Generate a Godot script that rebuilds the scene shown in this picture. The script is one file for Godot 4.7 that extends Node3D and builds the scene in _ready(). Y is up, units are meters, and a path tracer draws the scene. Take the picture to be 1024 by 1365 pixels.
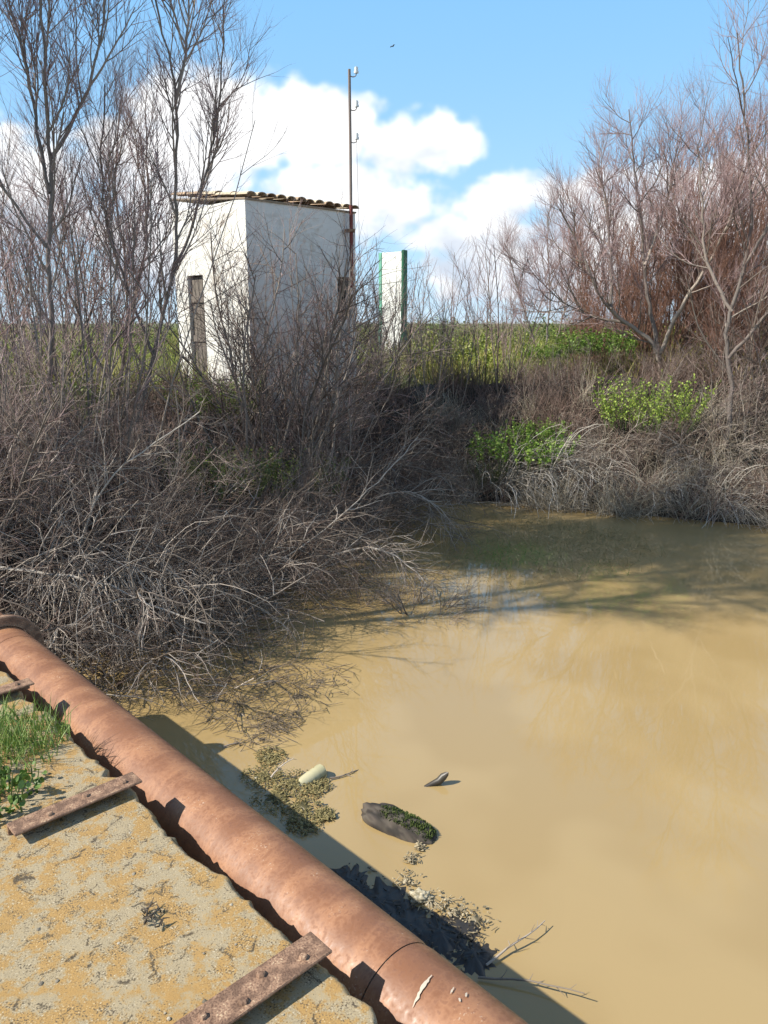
extends Node3D

# ---------------------------------------------------------------- mesh building
class Builder:
	var v := PackedVector3Array()
	var n := PackedVector3Array()
	var c := PackedColorArray()
	var u := PackedVector2Array()
	var i := PackedInt32Array()
	func mesh() -> ArrayMesh:
		# every face turned the way its normals point
		for k in range(0, i.size(), 3):
			var p := i[k]
			var q := i[k + 1]
			var r := i[k + 2]
			if (v[r] - v[p]).cross(v[q] - v[p]).dot(n[p] + n[q] + n[r]) < 0.0:
				i[k + 1] = r
				i[k + 2] = q
		var a := []
		a.resize(Mesh.ARRAY_MAX)
		a[Mesh.ARRAY_VERTEX] = v
		a[Mesh.ARRAY_NORMAL] = n
		a[Mesh.ARRAY_COLOR] = c
		if u.size() == v.size():
			a[Mesh.ARRAY_TEX_UV] = u
		a[Mesh.ARRAY_INDEX] = i
		var m := ArrayMesh.new()
		m.add_surface_from_arrays(Mesh.PRIMITIVE_TRIANGLES, a)
		return m

var rng := RandomNumberGenerator.new()
var M := {}
var names := {}
var soft_noise := FastNoiseLite.new()
var fine_noise := FastNoiseLite.new()
const WATER_EDGE := [Vector2(-2.6, -3.0), Vector2(-2.75, -4.5), Vector2(-2.3, -5.5), Vector2(-1.6, -6.5), Vector2(-0.8, -8.1), Vector2(0.0, -9.7), Vector2(0.6, -10.55), Vector2(1.6, -10.5), Vector2(2.66, -9.95), Vector2(4.7, -9.15), Vector2(7, -8.4), Vector2(12, -7.5), Vector2(20, -6), Vector2(30, 0), Vector2(30, 14), Vector2(-2.6, 14)]
# the pipe and the edge of the slab run this way; ACROSS points from the water to the slab
const ALONG := Vector3(0.6894, 0, 0.7244)
const ACROSS := Vector3(-0.7244, 0, 0.6894)
const SLAB_Y := 0.96
const EDGE_W := -0.94
const PIPE_W := -1.1525
const PIPE_Y := 0.75
const PIPE_R := 0.146

func rf(a: float, b: float) -> float:
	return rng.randf_range(a, b)

func rdir() -> Vector3:
	return Vector3(rng.randfn(), rng.randfn(), rng.randfn()).normalized()

func sw(s: float, w: float, y: float) -> Vector3:
	return ALONG * s + ACROSS * w + Vector3(0, y, 0)

func lin(r: float, g: float, b: float) -> Color:
	return Color(r / 255.0, g / 255.0, b / 255.0).srgb_to_linear()

func numbered(called: String) -> String:
	var k: int = names.get(called, 0)
	names[called] = k + 1
	return called if k == 0 else "%s_%03d" % [called, k]

func thing(called: String, label: String, category: String, at := Vector3.ZERO, turn := 0.0, group := "") -> Node3D:
	var o := Node3D.new()
	o.name = numbered(called)
	add_child(o)
	o.position = at
	o.rotation.y = turn
	o.set_meta("label", label)
	o.set_meta("category", category)
	if group:
		o.set_meta("group", group)
	return o

func part(called: String, mesh: Mesh, m: Material, parent: Node3D, at := Vector3.ZERO) -> MeshInstance3D:
	var o := MeshInstance3D.new()
	o.name = called
	o.mesh = mesh
	o.material_override = m
	o.position = at
	parent.add_child(o, true)
	return o

func single(called: String, mesh: Mesh, m: Material, label: String, category: String, at := Vector3.ZERO, turn := 0.0, group := "") -> MeshInstance3D:
	var o := part(numbered(called), mesh, m, self, at)
	o.rotation.y = turn
	o.set_meta("label", label)
	o.set_meta("category", category)
	if group:
		o.set_meta("group", group)
	return o

func structure(called: String, mesh: Mesh, m: Material) -> MeshInstance3D:
	var o := part(called, mesh, m, self)
	o.set_meta("kind", "structure")
	return o

func stuff(called: String, label: String, category: String, mesh: Mesh, m: Material, xf: Array, cols: Array = []) -> MultiMeshInstance3D:
	var mm := MultiMesh.new()
	mm.transform_format = MultiMesh.TRANSFORM_3D
	mm.use_colors = cols.size() > 0
	mm.mesh = mesh
	mm.instance_count = xf.size()
	for k in xf.size():
		mm.set_instance_transform(k, xf[k])
		if cols.size():
			mm.set_instance_color(k, cols[k])
	var o := MultiMeshInstance3D.new()
	o.name = numbered(called)
	o.multimesh = mm
	o.material_override = m
	add_child(o)
	o.set_meta("label", label)
	o.set_meta("category", category)
	o.set_meta("kind", "stuff")
	return o

func tube(m: Builder, pts: PackedVector3Array, rad: PackedFloat32Array, sides: int, c0: Color, c1: Color) -> void:
	var k := pts.size()
	var base := m.v.size()
	var t := (pts[1] - pts[0]).normalized()
	var a := t.cross(Vector3(0.31, 0.17, 0.93)).normalized()
	for j in k:
		if j > 0:
			t = (pts[mini(j + 1, k - 1)] - pts[j - 1]).normalized()
		var b := t.cross(a).normalized()
		a = b.cross(t)
		var cc := c0.lerp(c1, float(j) / (k - 1))
		for s in sides:
			var g := TAU * s / sides
			var d := a * cos(g) + b * sin(g)
			m.v.append(pts[j] + d * rad[j])
			m.n.append(d)
			m.c.append(cc)
	for j in k - 1:
		for s in sides:
			var p := base + j * sides + s
			var q := base + j * sides + (s + 1) % sides
			m.i.append_array(PackedInt32Array([p, q, p + sides, q, q + sides, p + sides]))

func quad(m: Builder, a: Vector3, b: Vector3, c: Vector3, d: Vector3, col: Color) -> void:
	var base := m.v.size()
	var nn := (c - a).cross(b - a).normalized()
	for p in [a, b, c, d]:
		m.v.append(p)
		m.n.append(nn)
		m.c.append(col)
	m.i.append_array(PackedInt32Array([base, base + 1, base + 2, base, base + 2, base + 3]))

# a box with chamfered edges, given by its centre, three half axes and the chamfer
func block(m: Builder, o: Vector3, x: Vector3, y: Vector3, z: Vector3, ch: float, col: Color) -> void:
	var ax := [x, y, z]
	var le := [x.length(), y.length(), z.length()]
	var un := [x / le[0], y / le[1], z / le[2]]
	var corner := {}
	for sx in [-1, 1]:
		for sy in [-1, 1]:
			for sz in [-1, 1]:
				var sg := [sx, sy, sz]
				for f in 3:
					var p := o
					for e in 3:
						p += un[e] * sg[e] * (le[e] - (0.0 if e == f else ch))
					corner[[sx, sy, sz, f]] = p
	for f in 3:
		var g := (f + 1) % 3
		var h := (f + 2) % 3
		for s in [-1, 1]:
			var q := []
			for pr in [[-1, -1], [1, -1], [1, 1], [-1, 1]]:
				var key := [0, 0, 0, f]
				key[f] = s
				key[g] = pr[0]
				key[h] = pr[1]
				q.append(corner[key])
			facing(m, q, un[f] * s, col)
		for s in [-1, 1]:
			for r in [-1, 1]:
				var k1 := [0, 0, 0, g]
				var k2 := [0, 0, 0, h]
				k1[g] = s; k2[g] = s
				k1[h] = r; k2[h] = r
				k1[f] = -1; k2[f] = -1
				var a = corner[k1]
				var b = corner[k2]
				k1[f] = 1; k2[f] = 1
				facing(m, [a, b, corner[k2], corner[k1]], (un[g] * s + un[h] * r).normalized(), col)
	for sx in [-1, 1]:
		for sy in [-1, 1]:
			for sz in [-1, 1]:
				var a = corner[[sx, sy, sz, 0]]
				facing(m, [a, corner[[sx, sy, sz, 1]], corner[[sx, sy, sz, 2]]], (un[0] * sx + un[1] * sy + un[2] * sz).normalized(), col)

func facing(m: Builder, q: Array, nn: Vector3, col: Color) -> void:
	var base := m.v.size()
	if (q[2] - q[0]).cross(q[1] - q[0]).dot(nn) < 0:
		q.reverse()
	for p in q:
		m.v.append(p)
		m.n.append(nn)
		m.c.append(col)
	for k in range(1, q.size() - 1):
		m.i.append_array(PackedInt32Array([base, base + k, base + k + 1]))

func smooth_normals(m: Builder) -> void:
	m.n.resize(m.v.size())
	m.n.fill(Vector3.ZERO)
	for k in range(0, m.i.size(), 3):
		var a := m.i[k]
		var b := m.i[k + 1]
		var c := m.i[k + 2]
		var f := (m.v[c] - m.v[a]).cross(m.v[b] - m.v[a])
		m.n[a] += f
		m.n[b] += f
		m.n[c] += f
	for k in m.n.size():
		m.n[k] = m.n[k].normalized()

# ---------------------------------------------------------------- textures and materials
func noise_bytes(w: int, h: int, freq: float, sd: int, oct := 4, kind := FastNoiseLite.TYPE_SIMPLEX_SMOOTH) -> PackedByteArray:
	var f := FastNoiseLite.new()
	f.noise_type = kind
	f.seed = sd
	f.frequency = freq
	f.fractal_octaves = oct
	if oct == 1:
		f.fractal_type = FastNoiseLite.FRACTAL_NONE
	var im := f.get_seamless_image(w, h)
	im.convert(Image.FORMAT_L8)
	return im.get_data()

func picture(w: int, h: int, d: PackedByteArray, fmt := Image.FORMAT_RGB8) -> ImageTexture:
	return ImageTexture.create_from_image(Image.create_from_data(w, h, false, fmt, d))

func ss(a: float, b: float, x: float) -> float:
	return smoothstep(a, b, x)

func mat(called: String, col: Color, rough: float, vertex := false) -> StandardMaterial3D:
	var m := StandardMaterial3D.new()
	m.resource_name = called
	m.albedo_color = col
	m.roughness = rough
	m.vertex_color_use_as_albedo = vertex
	m.cull_mode = BaseMaterial3D.CULL_DISABLED
	M[called] = m
	return m

func triplanar(m: StandardMaterial3D, per_metre: float, world := true) -> void:
	m.uv1_triplanar = true
	m.uv1_world_triplanar = world
	m.uv1_scale = Vector3.ONE * per_metre

func relief(m: StandardMaterial3D, t: Texture2D, cm: float) -> void:
	m.heightmap_enabled = true
	m.heightmap_texture = t
	m.heightmap_scale = cm

func three(stops: Array, x: float) -> Color:
	var f := clampf(x, 0, 1) * (stops.size() - 1)
	var k := mini(int(f), stops.size() - 2)
	return stops[k].lerp(stops[k + 1], f - k)

func make_materials() -> void:
	var W := 1024
	# concrete: sandy grey, ochre lichen in patches, dark specks, pale grit
	var a := noise_bytes(W, W, 0.010, 3, 6)
	var cr := FastNoiseLite.new()
	cr.noise_type = FastNoiseLite.TYPE_CELLULAR
	cr.seed = 8
	cr.frequency = 0.008
	cr.cellular_return_type = FastNoiseLite.RETURN_DISTANCE2_SUB
	cr.domain_warp_enabled = true
	cr.domain_warp_amplitude = 40.0
	cr.domain_warp_frequency = 0.02
	cr.fractal_type = FastNoiseLite.FRACTAL_NONE
	var ci := cr.get_seamless_image(W, W)
	ci.convert(Image.FORMAT_L8)
	var crack := ci.get_data()
	var b := noise_bytes(W, W, 0.05, 4, 4)
	var c := noise_bytes(W, W, 0.16, 5, 3)
	var e := noise_bytes(W, W, 0.014, 6, 4)
	var d := PackedByteArray()
	d.resize(W * W * 3)
	var hgt := PackedByteArray()
	hgt.resize(W * W)
	for k in W * W:
		var n0 := a[k] / 255.0
		var n1 := b[k] / 255.0
		var n2 := c[k] / 255.0
		var n3 := e[k] / 255.0
		var l := ss(0.44, 0.66, n0 * 0.72 + n1 * 0.38 + (n2 - 0.5) * 0.3)
		var g := n1 * 0.5 + n2 * 0.5
		var r_ := lerpf(136.0, 174.0, g)
		var g_ := lerpf(123.0, 159.0, g)
		var b_ := lerpf(98.0, 128.0, g)
		r_ = lerpf(r_, 176.0 - 34.0 * n2, l * 0.6)
		g_ = lerpf(g_, 132.0 - 34.0 * n2, l * 0.6)
		b_ = lerpf(b_, 58.0 - 16.0 * n2, l * 0.6)
		var dk := ss(0.63, 0.73, n3 * 0.4 + n2 * 0.62) * 0.8 + ss(0.64, 0.78, n2) * 0.45
		r_ = lerpf(r_, 84.0, dk)
		g_ = lerpf(g_, 74.0, dk)
		b_ = lerpf(b_, 60.0, dk)
		var ck := ss(9.0, 3.0, float(crack[k])) * ss(0.47, 0.56, n3)
		r_ = lerpf(r_, 60.0, ck * 0.8)
		g_ = lerpf(g_, 52.0, ck * 0.8)
		b_ = lerpf(b_, 40.0, ck * 0.8)
		var pale := ss(0.3, 0.22, n2) * ss(0.55, 0.4, n1) * 0.6
		d[k * 3] = int(lerpf(r_, 222.0, pale))
		d[k * 3 + 1] = int(lerpf(g_, 212.0, pale))
		d[k * 3 + 2] = int(lerpf(b_, 190.0, pale))
		hgt[k] = int(clampf((n1 * 0.35 + n2 * 0.55 + 0.1 - dk * 0.25) * 230.0, 0, 255))
	var m := mat("weathered_concrete", Color.WHITE, 0.95)
	m.albedo_texture = picture(W, W, d)
	triplanar(m, 1.0)
	relief(m, picture(W, W, hgt, Image.FORMAT_L8), 0.13)
	# rust on the pipe: u runs along, v round; streaks go round
	var PW := 1024
	var PH := 512
	a = noise_bytes(PW, PH, 0.008, 11, 5)
	b = noise_bytes(PW, PH, 0.07, 12, 4)
	e = noise_bytes(PW, PH, 0.2, 14, 2)
	var streak := noise_bytes(PW, 64, 0.035, 13, 4)
	var rough := PackedByteArray()
	rough.resize(PW * PH)
	d.resize(PW * PH * 3)
	hgt.resize(PW * PH)
	for y in PH:
		var row := (y / 22) % 64
		var nxt := (row + 1) % 64
		var fr := (y % 22) / 22.0
		for x in PW:
			var k := y * PW + x
			var n0 := a[k] / 255.0
			var n1 := b[k] / 255.0
			var n2 := e[k] / 255.0
			var xs := (x + y / 5) % PW
			var s := lerpf(streak[row * PW + xs], streak[nxt * PW + xs], fr) / 255.0
			var t := n0 * 0.7 + s * 0.28 + (n1 - 0.5) * 0.4
			var col := Color(0.51, 0.35, 0.25).lerp(Color(0.59, 0.42, 0.305), ss(0.27, 0.62, t))
			col = col.lerp(Color(0.67, 0.49, 0.35), ss(0.50, 0.74, t) * 0.4)
			col = col.lerp(Color(0.38, 0.24, 0.18), ss(0.58, 0.78, n1) * 0.35)
			col = col.lerp(Color(0.75, 0.66, 0.58), ss(0.74, 0.82, n2 * 0.5 + n0 * 0.35 + n1 * 0.2) * 0.8)
			d[k * 3] = int(col.r * 255)
			d[k * 3 + 1] = int(col.g * 255)
			d[k * 3 + 2] = int(col.b * 255)
			hgt[k] = int(clampf(n1 * 150 + n2 * 50 + s * 40, 0, 255))
			rough[k] = int(clampf(105 + n1 * 90 - s * 30, 0, 255))
	m = mat("pipe_rust", Color.WHITE, 1.0)
	m.albedo_texture = picture(PW, PH, d)
	m.roughness_texture = picture(PW, PH, rough, Image.FORMAT_L8)
	relief(m, picture(PW, PH, hgt, Image.FORMAT_L8), 0.06)
	# rust on the bars, flange and mast
	var S := 512
	a = noise_bytes(S, S, 0.012, 21, 5)
	b = noise_bytes(S, S, 0.09, 22, 3)
	d.resize(S * S * 3)
	hgt.resize(S * S)
	for k in S * S:
		var n0 := a[k] / 255.0
		var n1 := b[k] / 255.0
		var col := Color(0.41, 0.315, 0.25).lerp(Color(0.58, 0.46, 0.37), ss(0.3, 0.66, n0 * 0.7 + n1 * 0.3))
		col = col.lerp(Color(0.74, 0.64, 0.52), ss(0.70, 0.78, n1 * 0.65 + n0 * 0.38))
		col = col.lerp(Color(0.30, 0.20, 0.15), ss(0.34, 0.25, n1) * 0.5)
		d[k * 3] = int(col.r * 255)
		d[k * 3 + 1] = int(col.g * 255)
		d[k * 3 + 2] = int(col.b * 255)
		hgt[k] = int(n1 * 255)
	m = mat("bar_rust", Color.WHITE, 0.85)
	m.albedo_texture = picture(S, S, d)
	triplanar(m, 3.0)
	relief(m, picture(S, S, hgt, Image.FORMAT_L8), 0.12)
	# soil and litter of the banks and the field
	a = noise_bytes(S, S, 0.02, 31, 5)
	b = noise_bytes(S, S, 0.12, 32, 3)
	for k in S * S:
		var n0 := a[k] / 255.0
		var n1 := b[k] / 255.0
		var col := Color(0.62, 0.60, 0.56).lerp(Color(1, 1, 1), ss(0.3, 0.7, n0 * 0.5 + n1 * 0.5))
		d[k * 3] = int(col.r * 255)
		d[k * 3 + 1] = int(col.g * 255)
		d[k * 3 + 2] = int(col.b * 255)
		hgt[k] = int(n1 * 160 + n0 * 90)
	m = mat("soil", Color.WHITE, 0.95, true)
	m.albedo_texture = picture(S, S, d)
	triplanar(m, 0.7)
	relief(m, picture(S, S, hgt, Image.FORMAT_L8), 3.0)
	# whitewashed plaster with weather stains
	a = noise_bytes(S, S, 0.008, 41, 5)
	b = noise_bytes(S, S, 0.05, 42, 4)
	for k in S * S:
		var n0 := a[k] / 255.0
		var n1 := b[k] / 255.0
		var col := Color(0.87, 0.87, 0.85).lerp(Color(0.72, 0.69, 0.64), ss(0.60, 0.80, n0 * 0.65 + n1 * 0.4) * 0.7)
		d[k * 3] = int(col.r * 255)
		d[k * 3 + 1] = int(col.g * 255)
		d[k * 3 + 2] = int(col.b * 255)
		hgt[k] = int(n1 * 160 + n0 * 90)
	m = mat("whitewash", Color.WHITE, 0.9)
	m.albedo_texture = picture(S, S, d)
	triplanar(m, 0.45)
	relief(m, picture(S, S, hgt, Image.FORMAT_L8), 1.2)
	# muddy water
	b = noise_bytes(S, S, 0.02, 51, 4)
	a = noise_bytes(S, S, 0.006, 52, 3)
	for k in S * S:
		var n0 := ss(0.3, 0.72, a[k] / 255.0)
		d[k * 3] = int(lerpf(245, 255, n0))
		d[k * 3 + 1] = int(lerpf(243, 255, n0))
		d[k * 3 + 2] = int(lerpf(238, 255, n0))
	m = mat("muddy_water", Color(0.64, 0.552, 0.385), 0.015)
	m.metallic_specular = 0.52
	m.albedo_texture = picture(S, S, d)
	triplanar(m, 0.23)
	relief(m, picture(S, S, b, Image.FORMAT_L8), 0.035)
	# plants take their colours from the vertices
	mat("bark", Color.WHITE, 0.9, true)
	m = mat("twig", Color.WHITE, 0.8, true)
	m = mat("leaf", Color.WHITE, 0.55, true)
	m.backlight_enabled = true
	m.backlight = Color(0.55, 0.6, 0.3)
	m = mat("grass_blade", Color.WHITE, 0.6, true)
	m.backlight_enabled = true
	m.backlight = Color(0.45, 0.5, 0.25)
	mat("debris", Color.WHITE, 0.85, true)
	m = mat("wet_debris", Color.WHITE, 0.45, true)
	mat("grey_wood", Color(0.44, 0.41, 0.38), 0.9)
	mat("dark_room", Color(0.2, 0.19, 0.18), 0.95)
	mat("terracotta", Color.WHITE, 0.9, true)
	mat("sign_white", Color(0.93, 0.93, 0.9), 0.5)
	mat("sign_green", Color(0.10, 0.36, 0.24), 0.5)
	mat("sign_turquoise", Color(0.42, 0.68, 0.58), 0.5)
	m = mat("mast_steel", Color(0.48, 0.43, 0.40), 0.6)
	m = mat("mast_red", Color(0.45, 0.20, 0.17), 0.7)
	m = mat("porcelain", Color(0.86, 0.88, 0.88), 0.15)
	mat("bird_dark", Color(0.42, 0.46, 0.52), 0.8)
	m = mat("bottle_plastic", Color(0.95, 0.94, 0.88), 0.35, true)
	mat("white_paint", Color(0.74, 0.69, 0.62), 0.8)

# ---------------------------------------------------------------- sky
func make_sky() -> Sky:
	var W := 2560
	var H := 1280
	var top := H / 2 + 40
	var f := FastNoiseLite.new()
	f.seed = 7
	f.frequency = 6.5
	f.fractal_octaves = 5
	f.fractal_gain = 0.52
	var blobs := [[-11.0, 12.6, 6.0, 3.4], [-4.0, 12.8, 5.0, 3.0], [1.5, 11.6, 4.6, 2.3], [4.2, 11.2, 2.8, 1.7], [-15.0, 9.5, 6.5, 3.2], [-2.0, 8.6, 7.0, 2.6], [8.2, 8.0, 3.6, 2.3], [13.5, 7.6, 5.0, 2.5], [18.0, 7.8, 5.0, 2.6], [23.0, 7.2, 6.0, 3.2], [27, 7, 6, 3], [-25.0, 8.0, 8.0, 4.0], [12.0, 3.9, 10.0, 2.8], [7.0, 5.8, 6.0, 1.7], [15.0, 6.0, 8.0, 2.4], [-12.0, 4.5, 10.0, 3.5]]
	var r2 := RandomNumberGenerator.new()
	r2.seed = 5
	for k in 26:
		blobs.append([r2.randf_range(34, 326), r2.randf_range(4, 15), r2.randf_range(5, 12), r2.randf_range(2, 4.5)])
	# the same broken cumulus goes on over the rest of the sky
	for k in 9:
		var e0 := r2.randf_range(16, 72)
		var a0 := r2.randf_range(-180, 180)
		var w0 := r2.randf_range(7, 16)
		if e0 < 42 and absf(a0) < 44:
			continue
		blobs.append([a0, e0, w0 / cos(deg_to_rad(e0)), w0 * 0.55])
	var data := PackedFloat32Array()
	data.resize(W * H * 3)
	for y in H:
		var el := 90.0 - 180.0 * (y + 0.5) / H
		var base: Color
		if el >= 0:
			var t := pow(1.0 - sin(deg_to_rad(el)), 4.0)
			base = Color(0.14, 0.36, 0.67).lerp(Color(0.42, 0.63, 0.76), t)
			base = base.lerp(Color(0.06, 0.135, 0.27), ss(18.0, 60.0, el))
		else:
			base = Color(0.30, 0.27, 0.20)
		var near := []
		if el > -1:
			for q in blobs:
				if absf(el - q[1]) < q[3] * 1.7 + 1.5:
					near.append(q)
		var cy := sin(deg_to_rad(el))
		var cr := cos(deg_to_rad(el))
		var haze := 0.62 * exp(-maxf(el, 0.0) / 3.0)
		for x in W:
			var az := wrapf(360.0 * (x + 0.5) / W, -180.0, 180.0)
			var col := base
			if el >= -0.2:
				col = col.lerp(Color(0.50, 0.57, 0.66), haze)
			if near.size():
				var best := -1.0
				for q in near:
					var da: float = absf(az - q[0])
					if da > 180:
						da = 360 - da
					da /= q[2]
					if da < 1.7:
						var de: float = (el - q[1]) / q[3]
						best = maxf(best, 1.0 - da * da - de * de)
				if best > -0.9:
					var ra := deg_to_rad(az)
					var dx := sin(ra) * cr
					var dz := -cos(ra) * cr
					var n1 := f.get_noise_3d(dx, cy * 1.6, dz)
					var dens := best * 0.9 + n1 * 0.8 + f.get_noise_3d(dx * 4.0, cy * 5.0, dz * 4.0 + 3.0) * 0.5
					var al := ss(-0.2, 0.55, dens)
					if al > 0.0:
						var n2 := f.get_noise_3d(dx * 1.7 + 4.0, cy * 3.0 - 0.05, dz * 1.7)
						var lit := clampf(0.70 + n2 * 1.0 + n1 * 0.5 + (el - 8.0) * 0.085, 0.0, 1.0)
						col = col.lerp(Color(0.47, 0.52, 0.60).lerp(Color(0.84, 0.84, 0.84), lit), al * 0.97)
			var k := (y * W + x) * 3
			data[k] = col.r
			data[k + 1] = col.g
			data[k + 2] = col.b
	var im := Image.create_from_data(W, H, false, Image.FORMAT_RGBF, data.to_byte_array())
	var p := PanoramaSkyMaterial.new()
	p.panorama = ImageTexture.create_from_image(im)
	p.energy_multiplier = 1.0
	var sky := Sky.new()
	sky.sky_material = p
	return sky

# ---------------------------------------------------------------- land and water
func inland(x: float, z: float) -> float:
	# metres from the water's edge, negative in the pond
	var best := 1e9
	var p := Vector2(x, z)
	var inside := false
	var k := WATER_EDGE.size()
	for j in k:
		var a: Vector2 = WATER_EDGE[j]
		var b: Vector2 = WATER_EDGE[(j + 1) % k]
		var ab := b - a
		var t := clampf((p - a).dot(ab) / ab.length_squared(), 0, 1)
		best = minf(best, (p - a - ab * t).length_squared())
		if (a.y > z) != (b.y > z) and x < (b.x - a.x) * (z - a.y) / (b.y - a.y) + a.x:
			inside = not inside
	return -sqrt(best) if inside else sqrt(best)

func ground_y(x: float, z: float) -> float:
	var d := inland(x, z)
	if d < 0:
		return maxf(-0.9, d * 0.5 - 0.04)
	var h := 1.45 * ss(-0.35, 2.5, d) - 1.45 * ss(-0.35, 2.5, 0.0) - 0.04
	h += 0.3 * ss(1.5, 5.0, x) * ss(0.6, 2.2, d) * ss(30.0, 14.0, -z)
	var rough := ss(0.0, 1.0, d) * ss(60.0, 15.0, Vector2(x, z).length())
	h += (soft_noise.get_noise_2d(x * 6, z * 6) * 0.22 + fine_noise.get_noise_2d(x * 20, z * 20) * 0.07) * rough
	if z > -3.4 and x < 3:
		h = minf(h, 0.85)
	return h

func steps(a: float, b: float, fine0: float, fine1: float, st: float) -> PackedFloat32Array:
	var out := PackedFloat32Array()
	var x := fine0
	var g := st
	var left := []
	while x > a:
		g *= 1.22
		x -= g
		left.append(x)
	left.reverse()
	for q in left:
		out.append(q)
	x = fine0
	while x < fine1:
		out.append(x)
		x += st
	g = st
	while x < b:
		out.append(x)
		g *= 1.22
		x += g
	out.append(b)
	return out

func make_land() -> void:
	var xs := steps(-900, 900, -6, 8, 0.13)
	var zs := steps(-1200, 60, -16, -2.5, 0.13)
	var m := Builder.new()
	for z in zs:
		for x in xs:
			var y := ground_y(x, z)
			m.v.append(Vector3(x, y, z))
			var d := inland(x, z) if Vector2(x, z).length() < 60 else 50.0
			var g := soft_noise.get_noise_2d(x * 5, z * 5) + fine_noise.get_noise_2d(x * 9, z * 9) * 0.6
			var bank := Color(0.062, 0.05, 0.037)
			var field := Color(0.115, 0.155, 0.045).lerp(Color(0.20, 0.19, 0.085), clampf(g + 0.4, 0, 1))
			m.c.append(bank.lerp(field, ss(2.2, 4.5, d + g)))
	var k := xs.size()
	for j in zs.size() - 1:
		for q in k - 1:
			var p := j * k + q
			m.i.append_array(PackedInt32Array([p, p + 1, p + k, p + 1, p + k + 1, p + k]))
	smooth_normals(m)
	structure("ground", m.mesh(), M.soil)
	var wm := Builder.new()
	quad(wm, Vector3(-3.6, 0, -11.6), Vector3(31, 0, -11.6), Vector3(31, 0, 15), Vector3(-3.6, 0, 15), Color.WHITE)
	structure("pond_water", wm.mesh(), M.muddy_water)

# ---------------------------------------------------------------- slab, pipe, bars
var chips := []
func edge_jag(s: float) -> float:
	# broken edge: straight chips between random corners
	if chips.is_empty():
		rng.seed = 33
		var at := -9.2
		while at < 4.3:
			chips.append(Vector2(at, rf(-0.008, 0.008) + (rf(0.008, 0.03) if rng.randf() < 0.16 else 0.0)))
			at += rf(0.012, 0.085)
	for k in chips.size() - 1:
		if s <= chips[k + 1].x:
			var f: float = (s - chips[k].x) / (chips[k + 1].x - chips[k].x)
			return lerpf(chips[k].y, chips[k + 1].y, f) + soft_noise.get_noise_2d(s * 34, 3.0) * 0.03 + fine_noise.get_noise_2d(s * 420, 19.0) * 0.003
	return 0.0

func make_slab() -> void:
	var ss_ := steps(-9, 4, -3.5, -0.75, 0.0075)
	var ws := PackedFloat32Array()
	var x := 0.0
	while x < 0.86:
		ws.append(x)
		x += 0.0075 if x > 0.05 else 0.005
	while x < 4.5:
		ws.append(x)
		x += 0.12 + (x - 0.8) * 0.2
	var down := [0.02, 0.045, 0.08, 0.12, 0.17, 0.23, 0.32, 0.5, 0.8, 1.5]
	var m := Builder.new()
	var rows := down.size() + ws.size()
	for s in ss_:
		var jag := edge_jag(s)
		var crumble := 0.008 + 0.012 * (fine_noise.get_noise_2d(s * 90, 40) + 0.3)
		for r in rows:
			if r < down.size():
				var dy: float = down[down.size() - 1 - r]
				var out_ := rf(-0.004, 0.004) + fine_noise.get_noise_3d(s * 90, dy * 90, 3) * 0.03 + soft_noise.get_noise_3d(s * 30, dy * 30, 8) * 0.02 + minf(dy, 0.1) * 0.05
				m.v.append(sw(s, EDGE_W + jag + out_ * ss(0.0, 0.05, dy) + dy * 0.03, SLAB_Y - crumble - dy))
			else:
				var w: float = ws[r - down.size()]
				var fall := crumble * ss(0.011, 0.0, w + fine_noise.get_noise_2d(s * 130, w * 130) * 0.008)
				var y := SLAB_Y - fall + fine_noise.get_noise_2d(s * 70, w * 70) * 0.001 + soft_noise.get_noise_2d(s * 30, w * 30) * 0.003 - 0.003 + rf(-0.0004, 0.0004)
				var pit := fine_noise.get_noise_2d(s * 260 + 50, w * 260)
				y -= ss(0.35, 0.6, pit) * 0.0012
				m.v.append(sw(s, EDGE_W + jag * ss(0.9, 0.0, w) + w, y))
			m.c.append(Color.WHITE)
	for j in ss_.size() - 1:
		for r in rows - 1:
			var p := j * rows + r
			m.i.append_array(PackedInt32Array([p, p + 1, p + rows, p + 1, p + rows + 1, p + rows]))
	smooth_normals(m)
	if m.n[rows - 5].y < 0:
		for k in m.n.size():
			m.n[k] = -m.n[k]
	single("concrete_slab", m.mesh(), M.weathered_concrete, "cracked sandy concrete slab with ochre lichen at lower left beside the rusty pipe", "slab")

func ring_shape(s0: float, s1: float, prof: Callable, n_len: int, sides: int, len_scale: float) -> ArrayMesh:
	var m := Builder.new()
	for j in n_len + 1:
		var s := lerpf(s0, s1, float(j) / n_len)
		for k in sides + 1:
			var g := TAU * k / sides
			var r: float = prof.call(s, g)
			m.v.append(sw(s, PIPE_W + cos(g) * r, PIPE_Y + sin(g) * r))
			m.n.append(ACROSS * cos(g) + Vector3.UP * sin(g))
			m.c.append(Color.WHITE)
			m.u.append(Vector2(s / len_scale, float(k) / sides))
	var w := sides + 1
	for j in n_len:
		for k in sides:
			var p := j * w + k
			m.i.append_array(PackedInt32Array([p, p + w, p + 1, p + 1, p + w, p + w + 1]))
	return m.mesh()

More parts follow.
